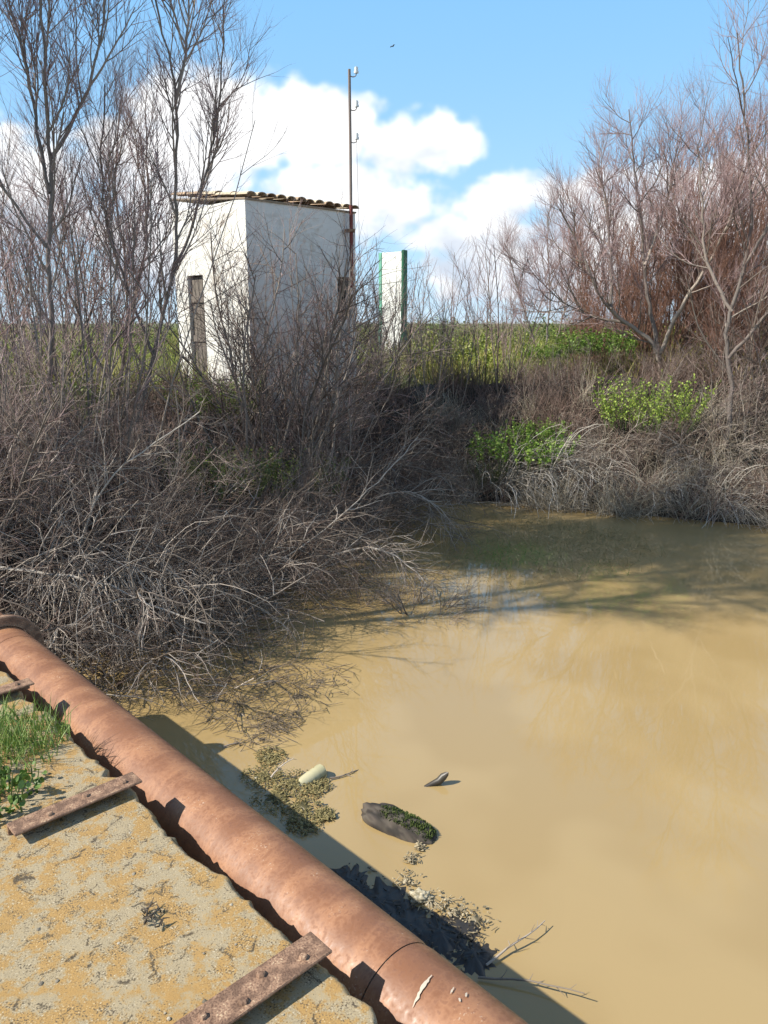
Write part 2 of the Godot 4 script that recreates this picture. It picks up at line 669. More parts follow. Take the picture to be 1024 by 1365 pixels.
func make_pipe() -> void:
	var t := thing("rusty_pipe", "long thick rusty steel pipe running diagonally along the concrete slab above the water", "pipe", Vector3.ZERO)
	var cuts := [-4.7, -3.96, -1.165, 2.2]
	for k in 3:
		var a: float = cuts[k]
		var b: float = cuts[k + 1]
		var prof := func(s: float, g: float) -> float:
			var lip := ss(0.006, 0.0, minf(s - a, b - s)) * 0.004
			return PIPE_R + 0.0006 * soft_noise.get_noise_2d(s * 20, g * 14) - lip
		part("pipe_section", ring_shape(a + 0.002, b - 0.002, prof, 150, 72, 1.6), M.pipe_rust, t)
	# collars inside the joints, set back
	for s in [cuts[1], cuts[2]]:
		part("joint_collar", ring_shape(s - 0.03, s + 0.03, func(_s, _g): return PIPE_R - 0.006, 2, 48, 1.6), M.bar_rust, t)
	# flange at the far end
	var fl := Builder.new()
	var fs := -4.14
	var prof2 := [[0.15, -0.02], [0.198, -0.02], [0.203, -0.015], [0.203, 0.015], [0.198, 0.02], [0.15, 0.02]]
	var sides := 64
	for j in prof2.size() - 1:
		var p: Array = prof2[j]
		var q: Array = prof2[j + 1]
		for k in sides:
			var g0 := TAU * k / sides
			var g1 := TAU * (k + 1) / sides
			var pt := func(e: Array, g: float) -> Vector3: return sw(fs + e[1], PIPE_W + cos(g) * e[0], PIPE_Y + sin(g) * e[0])
			quad(fl, pt.call(p, g0), pt.call(q, g0), pt.call(q, g1), pt.call(p, g1), Color.WHITE)
	part("flange", fl.mesh(), M.bar_rust, t)
	# old paint drips, thin crusts that follow the curve of the steel
	for q in [[-1.04, 0.03, 1.62, 1.02, 0.007], [-0.985, 0.012, 1.72, 1.56, 0.003], [-0.955, 0.012, 1.80, 1.70, 0.004], [-0.955, 0.01, 1.62, 1.56, 0.005]]:
		var pm := Builder.new()
		var rows := 14
		var base := 0
		for j in rows + 1:
			var tt := float(j) / rows
			var g: float = lerpf(q[2], q[3], tt)
			for e in [-1, 1]:
				var s: float = q[0] + q[1] * (tt - 0.5) * 0.6 + e * q[4] * (0.35 + 1.7 * absf(fine_noise.get_noise_2d(j * 31.0, q[0] * 90 + e * 20))) * sin(PI * clampf(tt, 0.08, 0.96))
				pm.v.append(sw(s, PIPE_W + cos(g) * (PIPE_R + 0.0035), PIPE_Y + sin(g) * (PIPE_R + 0.0035)))
				pm.n.append(ACROSS * cos(g) + Vector3.UP * sin(g))
				pm.c.append(Color.WHITE)
		for j in rows:
			var p := base + j * 2
			pm.i.append_array(PackedInt32Array([p, p + 1, p + 2, p + 1, p + 3, p + 2]))
		part("paint_drip", pm.mesh(), M.white_paint, t)

func make_bar(s: float, w0: float, length: float, width: float, bolts: Array, label: String) -> void:
	var t := thing("iron_bar", label, "iron bar", sw(s, w0, SLAB_Y), 0, "angle iron bars across the slab edge")
	var m := Builder.new()
	var mid := ACROSS * length * 0.5
	block(m, mid + Vector3(0, 0.033, 0), ACROSS * length * 0.5, Vector3(0, 0.004, 0), ALONG * width * 0.5, 0.0025, Color.WHITE)
	part("top_flange", m.mesh(), M.bar_rust, t)
	m = Builder.new()
	block(m, mid + Vector3(0, 0.009, 0) - ALONG * (width * 0.5 - 0.005), ACROSS * length * 0.498, Vector3(0, 0.0198, 0), ALONG * 0.004, 0.002, Color.WHITE)
	part("side_flange", m.mesh(), M.bar_rust, t)
	for q in bolts:
		m = Builder.new()
		var o: Vector3 = ACROSS * q[0] + ALONG * q[1] + Vector3(0, 0.037, 0)
		var prev := []
		for ring in [[0.0105, -0.004], [0.0105, 0.005], [0.008, 0.0085], [0.0, 0.0095]]:
			var cur := []
			for k in 7:
				var g: float = TAU * k / 6 + q[0] * 30
				cur.append(o + Vector3(cos(g) * ring[0], ring[1], sin(g) * ring[0]))
			if prev.size():
				for k in 6:
					facing(m, [prev[k], cur[k], cur[k + 1], prev[k + 1]], (cur[k] + cur[k + 1] - o * 2 + Vector3(0, 0.004, 0)).normalized(), Color.WHITE)
			prev = cur
		part("bolt", m.mesh(), M.bar_rust, t)

# ---------------------------------------------------------------- plants
# one level of a plant: n segments, wander, upward pull, children, first child at, angle, length, thickness, sides, colour a, colour b
func lv(n: int, wander: float, up: float, kids: int, t0: float, angle: float, length: float, r: float, sides: int, ca: Color, cb: Color) -> Dictionary:
	return {"n": n, "w": wander, "up": up, "kids": kids, "t0": t0, "ang": deg_to_rad(angle), "len": length, "r": r, "sides": sides, "ca": ca, "cb": cb}

func offshoot(levels: Array, depth: int, pts: PackedVector3Array, rad: PackedFloat32Array, sets: Array, sz: float) -> void:
	# children of a finished branch
	if depth >= levels.size():
		return
	var par: Dictionary = levels[depth - 1]
	var q: Dictionary = levels[depth]
	var kids: int = par.kids
	var n := pts.size() - 1
	for k in kids:
		var t: float = lerpf(par.t0, 1.0, (k + rng.randf()) / kids)
		var f := t * n
		var j := mini(int(f), n - 1)
		var p := pts[j].lerp(pts[j + 1], f - j)
		var d := (pts[j + 1] - pts[j]).normalized()
		var side := d.cross(rdir()).normalized()
		var an: float = q.ang * rf(0.6, 1.35)
		branch(levels, depth, p, d * cos(an) + side * sin(an), q.len * sz * rf(0.55, 1.25) * (1.15 - 0.55 * t), minf(q.r, lerpf(rad[j], rad[j + 1], f - j) * 0.8) * rf(0.8, 1.15), sets, sz)

func branch(levels: Array, depth: int, p: Vector3, d: Vector3, length: float, r: float, sets: Array, sz := 1.0) -> void:
	var q: Dictionary = levels[depth]
	var n: int = q.n
	var pts := PackedVector3Array([p])
	var rad := PackedFloat32Array([r])
	var st := length / n
	for j in n:
		d = (d + rdir() * q.w + Vector3(0, q.up, 0)).normalized()
		p += d * st
		pts.append(p)
		rad.append(r * lerpf(1.0, 0.38, float(j + 1) / n))
	var c: Color = (q.ca as Color).lerp(q.cb, pow(rng.randf(), 1.3))
	tube(sets[mini(depth, sets.size() - 1)], pts, rad, q.sides, c, c)
	offshoot(levels, depth + 1, pts, rad, sets, sz)

# a drawn limb given by points, smoothed, with offshoots
func limb(levels: Array, way: Array, r0: float, r1: float, sets: Array, sides := 7, sz := 1.0) -> void:
	var curve := Curve3D.new()
	for k in way.size():
		var tan_: Vector3 = (way[mini(k + 1, way.size() - 1)] - way[maxi(k - 1, 0)]) * 0.18
		curve.add_point(way[k], -tan_, tan_)
	var total := curve.get_baked_length()
	var n := maxi(8, int(total / 0.14))
	var pts := PackedVector3Array()
	var rad := PackedFloat32Array()
	for k in n + 1:
		var t := float(k) / n
		pts.append(curve.sample_baked(total * t) + rdir() * 0.014 * (1.0 if k > 0 else 0.0))
		rad.append(lerpf(r0, r1, pow(t, 0.85)) * rf(0.92, 1.1))
	var q: Dictionary = levels[0]
	var c: Color = (q.ca as Color).lerp(q.cb, rng.randf())
	tube(sets[0], pts, rad, sides, c, c)
	offshoot(levels, 1, pts, rad, sets, sz)

const GREY_A := Color(0.108, 0.082, 0.064)
const GREY_B := Color(0.33, 0.28, 0.235)
const DEAD_A := Color(0.19, 0.155, 0.124)
const DEAD_B := Color(0.53, 0.465, 0.395)
const RED_A := Color(0.12, 0.074, 0.058)
const RED_B := Color(0.27, 0.17, 0.13)
const RUST_A := Color(0.20, 0.10, 0.07)
const RUST_B := Color(0.33, 0.18, 0.12)
const MAUVE_A := Color(0.28, 0.18, 0.175)
const MAUVE_B := Color(0.50, 0.37, 0.36)
const BARK_A := Color(0.145, 0.124, 0.108)
const BARK_B := Color(0.25, 0.215, 0.185)

# a bush from many stems; returns [stem mesh, twig mesh]
func bush(sd: int, stems: int, spread0: float, spread1: float, lean: Vector3, base_r: float, levels: Array, sz := 1.0) -> Array:
	rng.seed = sd
	var sets := [Builder.new(), Builder.new(), Builder.new()]
	for k in stems:
		var g := TAU * (k + rng.randf()) / stems
		var an := deg_to_rad(rf(spread0, spread1))
		var d := (Vector3(cos(g) * sin(an), cos(an), sin(g) * sin(an)) + lean * rf(0.5, 1.2)).normalized()
		var p := Vector3(cos(g), 0, sin(g)) * base_r * sqrt(rng.randf()) + Vector3(0, -0.12, 0)
		branch(levels, 0, p, d, levels[0].len * rf(0.7, 1.2) * sz, levels[0].r * rf(0.7, 1.25), sets, sz)
	return finish(sets)

func finish(sets: Array) -> Array:
	return [sets[0].mesh(), sets[1].mesh(), sets[2].mesh() if sets.size() > 2 and sets[2].v.size() else null]

func plant(called: String, label: String, category: String, meshes: Array, at: Vector3, turn: float, sc: Vector3, group := "", parts := ["stem", "branches", "twigs"]) -> Node3D:
	var t := thing(called, label, category, at, turn, group)
	t.scale = sc
	part(parts[0], meshes[0], M.bark, t)
	part(parts[1], meshes[1], M.twig, t)
	if meshes[2]:
		part(parts[2], meshes[2], M.twig, t)
	return t

func land(x: float, z: float, dy := 0.0) -> Vector3:
	return Vector3(x, ground_y(x, z) + dy, z)

# a drawn tree: limbs are given in world metres; the node stands at the first point
func tree(called: String, label: String, sd: int, levels: Array, limbs: Array, sz := 1.0) -> void:
	rng.seed = sd
	var o: Vector3 = limbs[0][0][0]
	var sets := [Builder.new(), Builder.new(), Builder.new()]
	for l in limbs:
		var way := []
		for p in l[0]:
			way.append(p - o)
		limb(levels, way, l[1] * 0.85, l[2] * 0.85, sets, 8, sz)
	var t := thing(called, label, "tree", o)
	part("trunk", sets[0].mesh(), M.bark, t)
	var crown := part("crown", sets[1].mesh(), M.twig, t)
	part("twigs", sets[2].mesh(), M.twig, crown)

func V(x: float, y: float, z: float) -> Vector3:
	return Vector3(x, y, z)

func make_trees() -> void:
	var willow := [lv(1, 0, 0, 14, 0.25, 0, 1, 0.05, 8, BARK_A, BARK_B), lv(8, 0.13, 0.12, 7, 0.2, 32, 1.1, 0.012, 5, BARK_B, GREY_B), lv(6, 0.13, 0.08, 6, 0.15, 32, 0.62, 0.006, 3, GREY_A, GREY_B), lv(4, 0.12, 0.07, 1, 0.3, 30, 0.42, 0.0042, 3, MAUVE_A, MAUVE_B), lv(2, 0.14, 0.04, 0, 0, 30, 0.2, 0.0032, 3, MAUVE_A, MAUVE_B)]
	tree("bare_tree", "tall bare tree with dark straight trunk at the far left edge", 101, willow, [
		[[V(-3.42, 0.9, -7.6), V(-3.30, 1.6, -7.6), V(-3.2, 2.2, -7.55), V(-3.1, 3.1, -7.5), V(-3.02, 3.75, -7.5), V(-2.95, 4.4, -7.4), V(-2.86, 5.4, -7.3), V(-2.8, 6.1, -7.3)], 0.038, 0.008],
		[[V(-3.04, 3.6, -7.5), V(-3.14, 4.0, -7.6), V(-3.22, 4.6, -7.7), V(-3.35, 5.2, -7.8), V(-3.5, 5.9, -7.9)], 0.022, 0.006],
		[[V(-3.1, 3.1, -7.5), V(-3.35, 3.6, -7.3), V(-3.6, 4.2, -7.2), V(-3.75, 5.0, -7.2)], 0.018, 0.006],
		[[V(-3.0, 3.9, -7.5), V(-2.75, 4.4, -7.7), V(-2.6, 5.0, -7.9), V(-2.5, 5.7, -8.0)], 0.022, 0.006]], 0.92)
	tree("bare_tree", "slim bare tree leaning right in front of the hut's lit wall", 102, willow, [
		[[V(-2.85, 0.8, -8.2), V(-2.62, 1.5, -8.2), V(-2.35, 2.3, -8.2), V(-2.12, 3.1, -8.2), V(-2.05, 3.9, -8.15), V(-2.0, 4.6, -8.1), V(-2.12, 5.4, -8.0), V(-2.2, 5.9, -8.0)], 0.034, 0.007],
		[[V(-2.0, 4.5, -8.1), V(-1.9, 4.85, -8.1), V(-1.85, 5.3, -8.2), V(-1.86, 5.8, -8.3)], 0.02, 0.006],
		[[V(-2.2, 2.8, -8.2), V(-1.95, 3.5, -8.4), V(-1.75, 4.2, -8.5), V(-1.62, 4.9, -8.5), V(-1.55, 5.6, -8.5)], 0.02, 0.007],
		[[V(-2.4, 2.1, -8.2), V(-2.6, 2.9, -8.0), V(-2.7, 3.7, -7.9), V(-2.6, 4.6, -7.9)], 0.022, 0.007]], 0.85)
	tree("bare_tree", "slender dark-stemmed bare tree between the two taller left trees", 103, willow, [
		[[V(-3.3, 0.9, -8.9), V(-3.0, 1.9, -8.9), V(-2.85, 2.9, -8.9), V(-2.9, 3.9, -8.9), V(-2.75, 4.7, -8.8)], 0.028, 0.007],
		[[V(-2.95, 2.3, -8.9), V(-2.65, 3.0, -8.8), V(-2.5, 3.8, -8.7), V(-2.45, 4.5, -8.6)], 0.024, 0.007],
		[[V(-3.1, 1.7, -8.9), V(-3.45, 2.6, -8.9), V(-3.6, 3.5, -8.9), V(-3.65, 4.3, -8.9)], 0.024, 0.007]], 0.8)
	var dense := [lv(1, 0, 0, 18, 0.6, 0, 1, 0.05, 7, BARK_A, GREY_A), lv(7, 0.14, 0.06, 9, 0.15, 42, 1.4, 0.02, 4, BARK_B, GREY_B), lv(5, 0.15, 0.06, 7, 0.1, 38, 0.8, 0.011, 3, GREY_A, GREY_B), lv(3, 0.14, 0.05, 2, 0.2, 34, 0.45, 0.007, 3, MAUVE_A, MAUVE_B), lv(2, 0.12, 0.04, 0, 0, 30, 0.25, 0.006, 3, MAUVE_A, MAUVE_B)]
	tree("bare_tree", "dense bare tree out of view to the left whose shade bands the far water", 107, dense, [
		[[V(-5.4, 1.0, -6.3), V(-5.35, 3.0, -6.3), V(-5.4, 5.0, -6.2), V(-5.3, 6.8, -6.2), V(-5.3, 8.4, -6.2)], 0.09, 0.02],
		[[V(-5.37, 4.0, -6.25), V(-4.9, 5.4, -6.5), V(-4.7, 6.6, -6.6), V(-4.6, 7.8, -6.6)], 0.06, 0.015],
		[[V(-5.4, 4.4, -6.25), V(-5.9, 5.8, -5.9), V(-6.1, 7.4, -5.8)], 0.06, 0.015]], 1.0)
	tree("bare_tree", "taller bare tree out of view beyond the left edge of the thicket", 108, dense, [
		[[V(-6.6, 1.2, -6.4), V(-6.5, 3.5, -6.4), V(-6.6, 5.8, -6.3), V(-6.4, 7.4, -6.3), V(-6.4, 8.8, -6.3)], 0.1, 0.02],
		[[V(-6.55, 4.8, -6.35), V(-6.0, 6.0, -6.7), V(-5.8, 7.2, -6.8), V(-5.7, 8.4, -6.8)], 0.06, 0.015],
		[[V(-6.6, 5.2, -6.35), V(-7.1, 6.6, -6.0), V(-7.2, 8.0, -5.9)], 0.06, 0.015]], 1.0)
	tree("bare_tree", "bare tree out of view at the left nearest the pipe's far end", 109, dense, [
		[[V(-5.8, 1.0, -4.8), V(-5.75, 3.0, -4.8), V(-5.8, 5.0, -4.7), V(-5.7, 7.0, -4.7), V(-5.7, 8.6, -4.7)], 0.09, 0.02],
		[[V(-5.78, 4.6, -4.75), V(-5.3, 5.8, -5.2), V(-5.2, 7.0, -5.4), V(-5.1, 8.2, -5.4)], 0.06, 0.015]], 1.0)
	var spread := [lv(1, 0, 0, 14, 0.25, 0, 1, 0.05, 8, BARK_A, GREY_B), lv(8, 0.16, 0.08, 8, 0.2, 44, 1.1, 0.012, 5, GREY_A, GREY_B), lv(6, 0.15, 0.10, 6, 0.15, 38, 0.6, 0.006, 3, GREY_A, MAUVE_B), lv(4, 0.13, 0.11, 1, 0.2, 32, 0.42, 0.0042, 3, MAUVE_A, MAUVE_B), lv(2, 0.12, 0.08, 0, 0, 28, 0.22, 0.0034, 3, MAUVE_A, MAUVE_B)]
	tree("bare_tree", "spreading bare tree with several crooked grey limbs on the right bank", 104, spread, [
		[[V(4.24, 1.3, -12.0), V(4.22, 1.9, -12.0), V(3.95, 2.28, -12.0), V(3.65, 2.45, -12.0), V(3.3, 2.75, -11.9), V(3.05, 3.1, -11.8), V(2.85, 3.5, -11.8), V(2.5, 4.05, -11.7)], 0.055, 0.01],
		[[V(4.22, 1.9, -12.0), V(4.1, 2.5, -12.1), V(4.0, 2.95, -12.2), V(3.88, 3.9, -12.3), V(3.75, 4.7, -12.4), V(3.6, 5.5, -12.4)], 0.042, 0.008],
		[[V(4.22, 2.0, -12.0), V(4.42, 2.7, -11.8), V(4.75, 3.35, -11.7), V(4.95, 4.1, -11.6), V(5.05, 4.9, -11.6)], 0.04, 0.008],
		[[V(3.4, 2.65, -11.9), V(3.42, 3.2, -12.1), V(3.35, 3.9, -12.2), V(3.2, 4.7, -12.3)], 0.035, 0.008],
		[[V(3.95, 3.3, -12.2), V(4.2, 3.9, -12.4), V(4.35, 4.6, -12.5), V(4.4, 5.2, -12.5)], 0.03, 0.008],
		[[V(3.65, 2.45, -12.0), V(3.1, 2.6, -12.3), V(2.6, 2.9, -12.4), V(2.2, 3.3, -12.4)], 0.022, 0.006]], 0.85)
	tree("bare_tree", "tallest bare tree at the right edge with pale forked trunk", 105, spread, [
		[[V(4.62, 0.8, -10.3), V(4.66, 1.6, -10.4), V(4.55, 2.3, -10.5), V(4.66, 3.0, -10.5), V(4.74, 3.6, -10.5), V(4.62, 4.4, -10.5), V(4.45, 5.2, -10.5), V(4.3, 5.9, -10.5)], 0.042, 0.009],
		[[V(4.7, 3.2, -10.5), V(4.95, 3.8, -10.4), V(5.05, 4.6, -10.3), V(5.05, 5.6, -10.2)], 0.03, 0.008],
		[[V(4.6, 2.0, -10.45), V(4.95, 2.6, -10.2), V(5.3, 3.3, -10.1), V(5.5, 4.2, -10.0)], 0.03, 0.008],
		[[V(4.6, 2.6, -10.5), V(4.3, 3.2, -10.7), V(4.2, 3.9, -10.8), V(4.1, 4.7, -10.9)], 0.03, 0.008]], 1.0)
	tree("bare_tree", "small pale bare tree on the green field left of the spreading tree", 106, spread, [
		[[V(3.7, 1.3, -18.0), V(3.72, 2.2, -18.0), V(3.75, 3.0, -18.0), V(3.65, 3.9, -18.0), V(3.6, 4.9, -18.0)], 0.035, 0.01],
		[[V(3.7, 1.3, -17.9), V(4.0, 2.4, -17.9), V(4.1, 3.3, -17.8), V(4.2, 4.3, -17.8)], 0.035, 0.01],
		[[V(3.7, 1.3, -18.1), V(3.4, 2.2, -18.1), V(3.1, 3.0, -18.1), V(2.7, 4.2, -18.1)], 0.03, 0.008]], 0.9)

func make_shrubs() -> void:
	var erect := [lv(9, 0.17, 0.06, 9, 0.15, 0, 2.0, 0.014, 5, BARK_A, GREY_B), lv(6, 0.20, 0.05, 6, 0.1, 42, 0.75, 0.0068, 3, GREY_A, DEAD_A), lv(4, 0.20, 0.04, 2, 0.15, 40, 0.42, 0.0044, 3, RED_A, GREY_B), lv(2, 0.16, 0.02, 0, 0, 36, 0.22, 0.0034, 3, RED_A, MAUVE_B)]
	var arch := [lv(11, 0.18, -0.10, 10, 0.12, 0, 2.3, 0.013, 5, GREY_A, DEAD_A), lv(7, 0.22, -0.05, 7, 0.1, 44, 0.8, 0.0064, 3, GREY_A, DEAD_B), lv(4, 0.22, -0.02, 2, 0.15, 42, 0.42, 0.0042, 3, RED_A, DEAD_A), lv(2, 0.18, 0.0, 0, 0, 36, 0.22, 0.0034, 3, RED_A, GREY_B)]
	var dead := [lv(9, 0.22, -0.06, 8, 0.12, 0, 1.8, 0.013, 5, GREY_A, DEAD_B), lv(7, 0.26, -0.05, 6, 0.1, 50, 0.75, 0.0068, 4, GREY_A, DEAD_B), lv(5, 0.26, -0.04, 2, 0.15, 48, 0.42, 0.0046, 3, RED_A, DEAD_B), lv(3, 0.24, -0.02, 0, 0, 42, 0.24, 0.0034, 3, RED_A, DEAD_A)]
	var broom := [lv(8, 0.10, 0.07, 12, 0.1, 0, 2.3, 0.012, 5, BARK_A, RED_A), lv(5, 0.13, 0.12, 8, 0.08, 30, 0.75, 0.0062, 3, RED_A, RED_B), lv(4, 0.13, 0.14, 2, 0.1, 28, 0.4, 0.0048, 3, RUST_A, RUST_B), lv(2, 0.12, 0.10, 0, 0, 24, 0.22, 0.004, 3, RUST_A, RUST_B)]
	var X := Vector3.RIGHT
	var E := []
	for k in 3:
		E.append(bush(200 + k, 11, 4, 46, X * 0.1, 0.4, erect))
	var A := []
	for k in 3:
		A.append(bush(220 + k, 15, 15, 60, X * 0.75, 0.35, arch))
	var D := []
	for k in 3:
		D.append(bush(240 + k, 16, 25, 80, X * 0.45, 0.4, dead))
	var B := []
	for k in 2:
		B.append(bush(260 + k, 15, 3, 34, Vector3.ZERO, 0.4, broom))
	var upright := [lv(10, 0.09, 0.04, 9, 0.25, 0, 2.6, 0.009, 5, BARK_A, GREY_B), lv(6, 0.13, 0.07, 5, 0.2, 34, 0.8, 0.0056, 3, GREY_A, GREY_B), lv(4, 0.13, 0.05, 1, 0.2, 32, 0.42, 0.004, 3, MAUVE_A, MAUVE_B), lv(2, 0.12, 0.04, 0, 0, 28, 0.22, 0.0034, 3, MAUVE_A, MAUVE_B)]
	var L := []
	for k in 2:
		L.append(bush(290 + k, 8, 3, 22, Vector3.ZERO, 0.45, upright))
	var sets := {"L": L, "E": E, "A": A, "D": D, "B": B}
	# kind, variant, x, z, turn in degrees, scale, label
	var G1 := "shrubs of the left thicket"
	var left := [
		["L", 0, -4.3, -8.6, 40, 1.1, "grey upright shrub at the far left edge behind the tall tree"],
		["E", 1, -3.7, -6.9, 120, 0.75, "brown leafless shrub around the foot of the tall left tree"],
		["E", 2, -2.95, -7.2, 200, 0.6, "dense brown shrub between the tall left tree and the leaning tree"],
		["E", 0, -2.5, -7.3, 300, 0.5, "dark twiggy shrub at the foot of the leaning tree"],
		["E", 1, -1.3, -9.0, 10, 1.3, "tall fine-twigged shrub right of the hut's front corner"],
		["E", 2, -1.05, -9.7, 80, 1.4, "brown shrub standing against the hut's shaded wall"],
		["E", 0, -0.75, -10.4, 170, 0.9, "grey brown shrub at the hut's right corner below the mast"],
		["E", 0, -1.35, -9.4, 50, 1.35, "brown twiggy shrub before the middle of the shaded hut wall"],
		["L", 1, -4.6, -10.4, 260, 1.3, "tall grey shrub left of the hut, seen against cloud"],
		["L", 0, -3.9, -9.9, 30, 1.2, "grey shrub whose top stands beside the hut's left wall edge"],
		["E", 2, -3.4, -5.9, 310, 0.85, "dark brown shrub at the left edge above the white fallen branch"],
		["A", 0, -1.25, -8.1, 20, 0.5, "arching brown shrub below the hut's lit corner"],
		["A", 1, -0.9, -9.0, 10, 0.8, "arching brown shrub below the shaded hut wall"],
		["A", 2, -0.5, -10.3, 0, 0.72, "wide arching shrub right of the hut sloping to the water"],
		["A", 0, 0.35, -11.2, -20, 0.6, "purplish arching shrub at the inner corner of the pond"],
		["A", 1, 0.95, -11.6, -50, 0.42, "brown shrub on the bank top left of the green leafy patch"],
		["A", 2, -2.0, -6.9, 30, 0.62, "drooping brown shrub leaning over the pond at the left"],
		["D", 0, -2.75, -5.7, 20, 0.85, "grey dead shrub at lower left above the pipe's far end"],
		["D", 1, -2.2, -5.95, 350, 0.85, "tangled pale dead shrub overhanging the shaded water by the pipe"],
		["D", 2, -1.65, -6.5, 40, 0.85, "pale dead shrub whose tips reach down to the floating debris"],
		["A", 1, -1.45, -7.2, 0, 0.72, "low brown shrub with branches lying over the water left of centre"],
		["D", 0, -1.1, -7.9, 330, 0.75, "grey dead shrub sprawling over the water near the centre"],
		["A", 2, -0.7, -8.8, 10, 0.7, "thin dark shrub trailing branch tips into the pond"],
		["L", 1, -4.2, -9.4, 75, 1.3, "tall upright shrub between the two left trees with sky behind"],
		["L", 0, -3.3, -8.3, 190, 1.15, "upright brown shrub right of the tall left tree's trunk"],
		["L", 1, -4.4, -7.4, 250, 1.1, "upright grey shrub cut by the left edge"],
		["E", 0, -2.6, -6.5, 15, 0.75, "dark low shrub behind the pale bent branch"],
		["E", 1, -3.1, -6.4, 95, 0.8, "dark shrub left of the pale bent branch"],
		["A", 1, -2.5, -6.2, 45, 0.75, "brown shrub drooping behind the white fallen branch"],
		["D", 2, -3.05, -5.35, 60, 0.75, "pale dead shrub at the left edge just above the pipe flange"],
		["D", 0, -1.95, -5.7, 10, 0.7, "low pale dead shrub hanging over the black shade by the pipe"],
		["A", 0, -1.7, -6.9, 350, 0.75, "brown shrub spreading over the water below the hut's corner"],
		["E", 0, -1.1, -8.4, 330, 0.75, "dark brown shrub below the middle of the hut"],
		["L", 0, -3.0, -7.1, 205, 1.2, "tall many-stemmed grey shrub just right of the tall left tree's trunk"],
		["L", 1, -2.85, -7.9, 20, 1.2, "tall many-stemmed shrub left of the leaning tree"],
		["A", 1, -3.6, -4.9, 60, 0.9, "drooping shrub at the left edge behind the pipe flange"],
		["D", 1, -2.2, -5.15, 15, 0.72, "pale dead shrub drooping into the water closest to the pipe"],
		["D", 2, -1.8, -5.6, 330, 0.7, "dead shrub with tips in the water just left of the twig raft"],
		["A", 0, -1.95, -6.2, 5, 0.7, "brown shrub trailing over the water behind the dead shrubs by the pipe"],
		["D", 1, -0.2, -9.7, 350, 0.62, "grey tangled shrub at the water's edge before the inner corner"]]
	for q in left:
		plant("thicket_shrub", q[6], "shrub", sets[q[0]][q[1]], land(q[2], q[3], -0.02), deg_to_rad(q[4]), Vector3.ONE * q[5], G1)
	var G2 := "shrubs of the right bank"
	var right := [
		["B", 0, 5.0, -13.2, 0, 1.25, "dense rust red shrub behind the trees at the right edge"],
		["B", 1, 6.0, -13.0, 90, 1.3, "rust red shrub cut by the right edge of the picture"],
		["B", 1, 4.3, -13.4, 150, 0.95, "reddish shrub behind the spreading tree's trunk"],
		["B", 0, 5.2, -11.4, 200, 0.85, "rust brown shrub below the tallest right tree"],
		["B", 1, 5.2, -14.2, 10, 1.5, "tallest rust red shrub at the back of the right bank"],
		["B", 0, 6.4, -14.0, 70, 1.6, "tall rust red shrub at the back by the right edge"],
		["B", 0, 4.2, -14.5, 210, 1.15, "rust coloured shrub behind the left limbs of the spreading tree"],
		["B", 0, 5.6, -12.2, 20, 1.15, "tall rust coloured shrub right of the spreading tree"],
		["B", 1, 3.6, -13.6, 300, 0.6, "low reddish brush left of the spreading tree's trunk"],
		["E", 1, 5.4, -10.9, 130, 0.95, "grey shrub at the right edge behind the tallest tree"],
		["E", 2, 4.0, -11.3, 30, 0.5, "grey brown brush around the yellow green bush"],
		["E", 0, 4.95, -10.4, 60, 0.72, "grey brown shrub around the foot of the tallest right tree"],
		["D", 0, 4.35, -10.6, 200, 0.62, "pale dead shrub right of the bright green bush"],
		["D", 2, 3.2, -10.9, 250, 0.5, "grey dead shrub between the green plants on the right bank"],
		["D", 1, 4.9, -9.8, 230, 0.6, "pale tangled shrub at the waterline by the right edge"],
		["E", 0, 0.1, -14.6, 100, 0.6, "low brush in front of the foot of the white sign"],
		["E", 1, 0.75, -15.2, 200, 0.55, "low brush just right of the white sign's foot"],
		["E", 2, 1.7, -11.8, 100, 0.32, "low purplish shrub above the green leafy patch"],
		["E", 1, 2.3, -11.9, 10, 0.42, "low mauve brush on the bank top right of centre"],
		["E", 0, 2.9, -11.9, 210, 0.42, "low mauve brush before the spreading tree"],
		["E", 1, 1.3, -11.5, 310, 0.33, "dark low shrub left of the green leafy patch"]]
	for q in right:
		plant("bank_shrub", q[6], "shrub", sets[q[0]][q[1]], land(q[2], q[3], -0.02), deg_to_rad(q[4]), Vector3.ONE * q[5], G2)
	# thin saplings against the sky
	var thin := [lv(9, 0.05, 0.03, 9, 0.3, 0, 2.4, 0.011, 4, GREY_A, GREY_B), lv(5, 0.10, 0.08, 5, 0.15, 30, 0.7, 0.005, 3, GREY_A, MAUVE_A), lv(3, 0.10, 0.06, 0, 0.15, 28, 0.35, 0.0035, 3, MAUVE_A, MAUVE_B)]
	var T := []
	for k in 3:
		T.append(bush(280 + k, 5, 3, 20, Vector3.ZERO, 0.08, thin))
	for q in [[0, 0.0, -12.6, 0, 1.0, "thin bare sapling between the mast and the white sign"], [1, 0.35, -13.5, 60, 0.9, "thin bare sapling just left of the white sign"], [2, 1.15, -12.3, 0, 0.95, "whippy sapling right of the white sign"], [1, 1.6, -12.9, 120, 0.95, "pale stemmed sapling midway between sign and small field tree"], [0, 2.1, -13.6, 40, 0.8, "short bare sapling left of the small field tree"], [0, 0.75, -12.0, 200, 1.1, "bare sapling standing right beside the sign's green edge"], [1, 1.9, -12.2, 250, 1.05, "leaning sapling over the mauve brush right of centre"], [2, -1.2, -10.2, 100, 1.15, "thin sapling rising above the hut roof"]]:
		plant("bare_sapling", q[5], "sapling", T[q[0]], land(q[1], q[2], -0.02), deg_to_rad(q[3]), Vector3.ONE * q[4], "thin bare saplings around the sign")

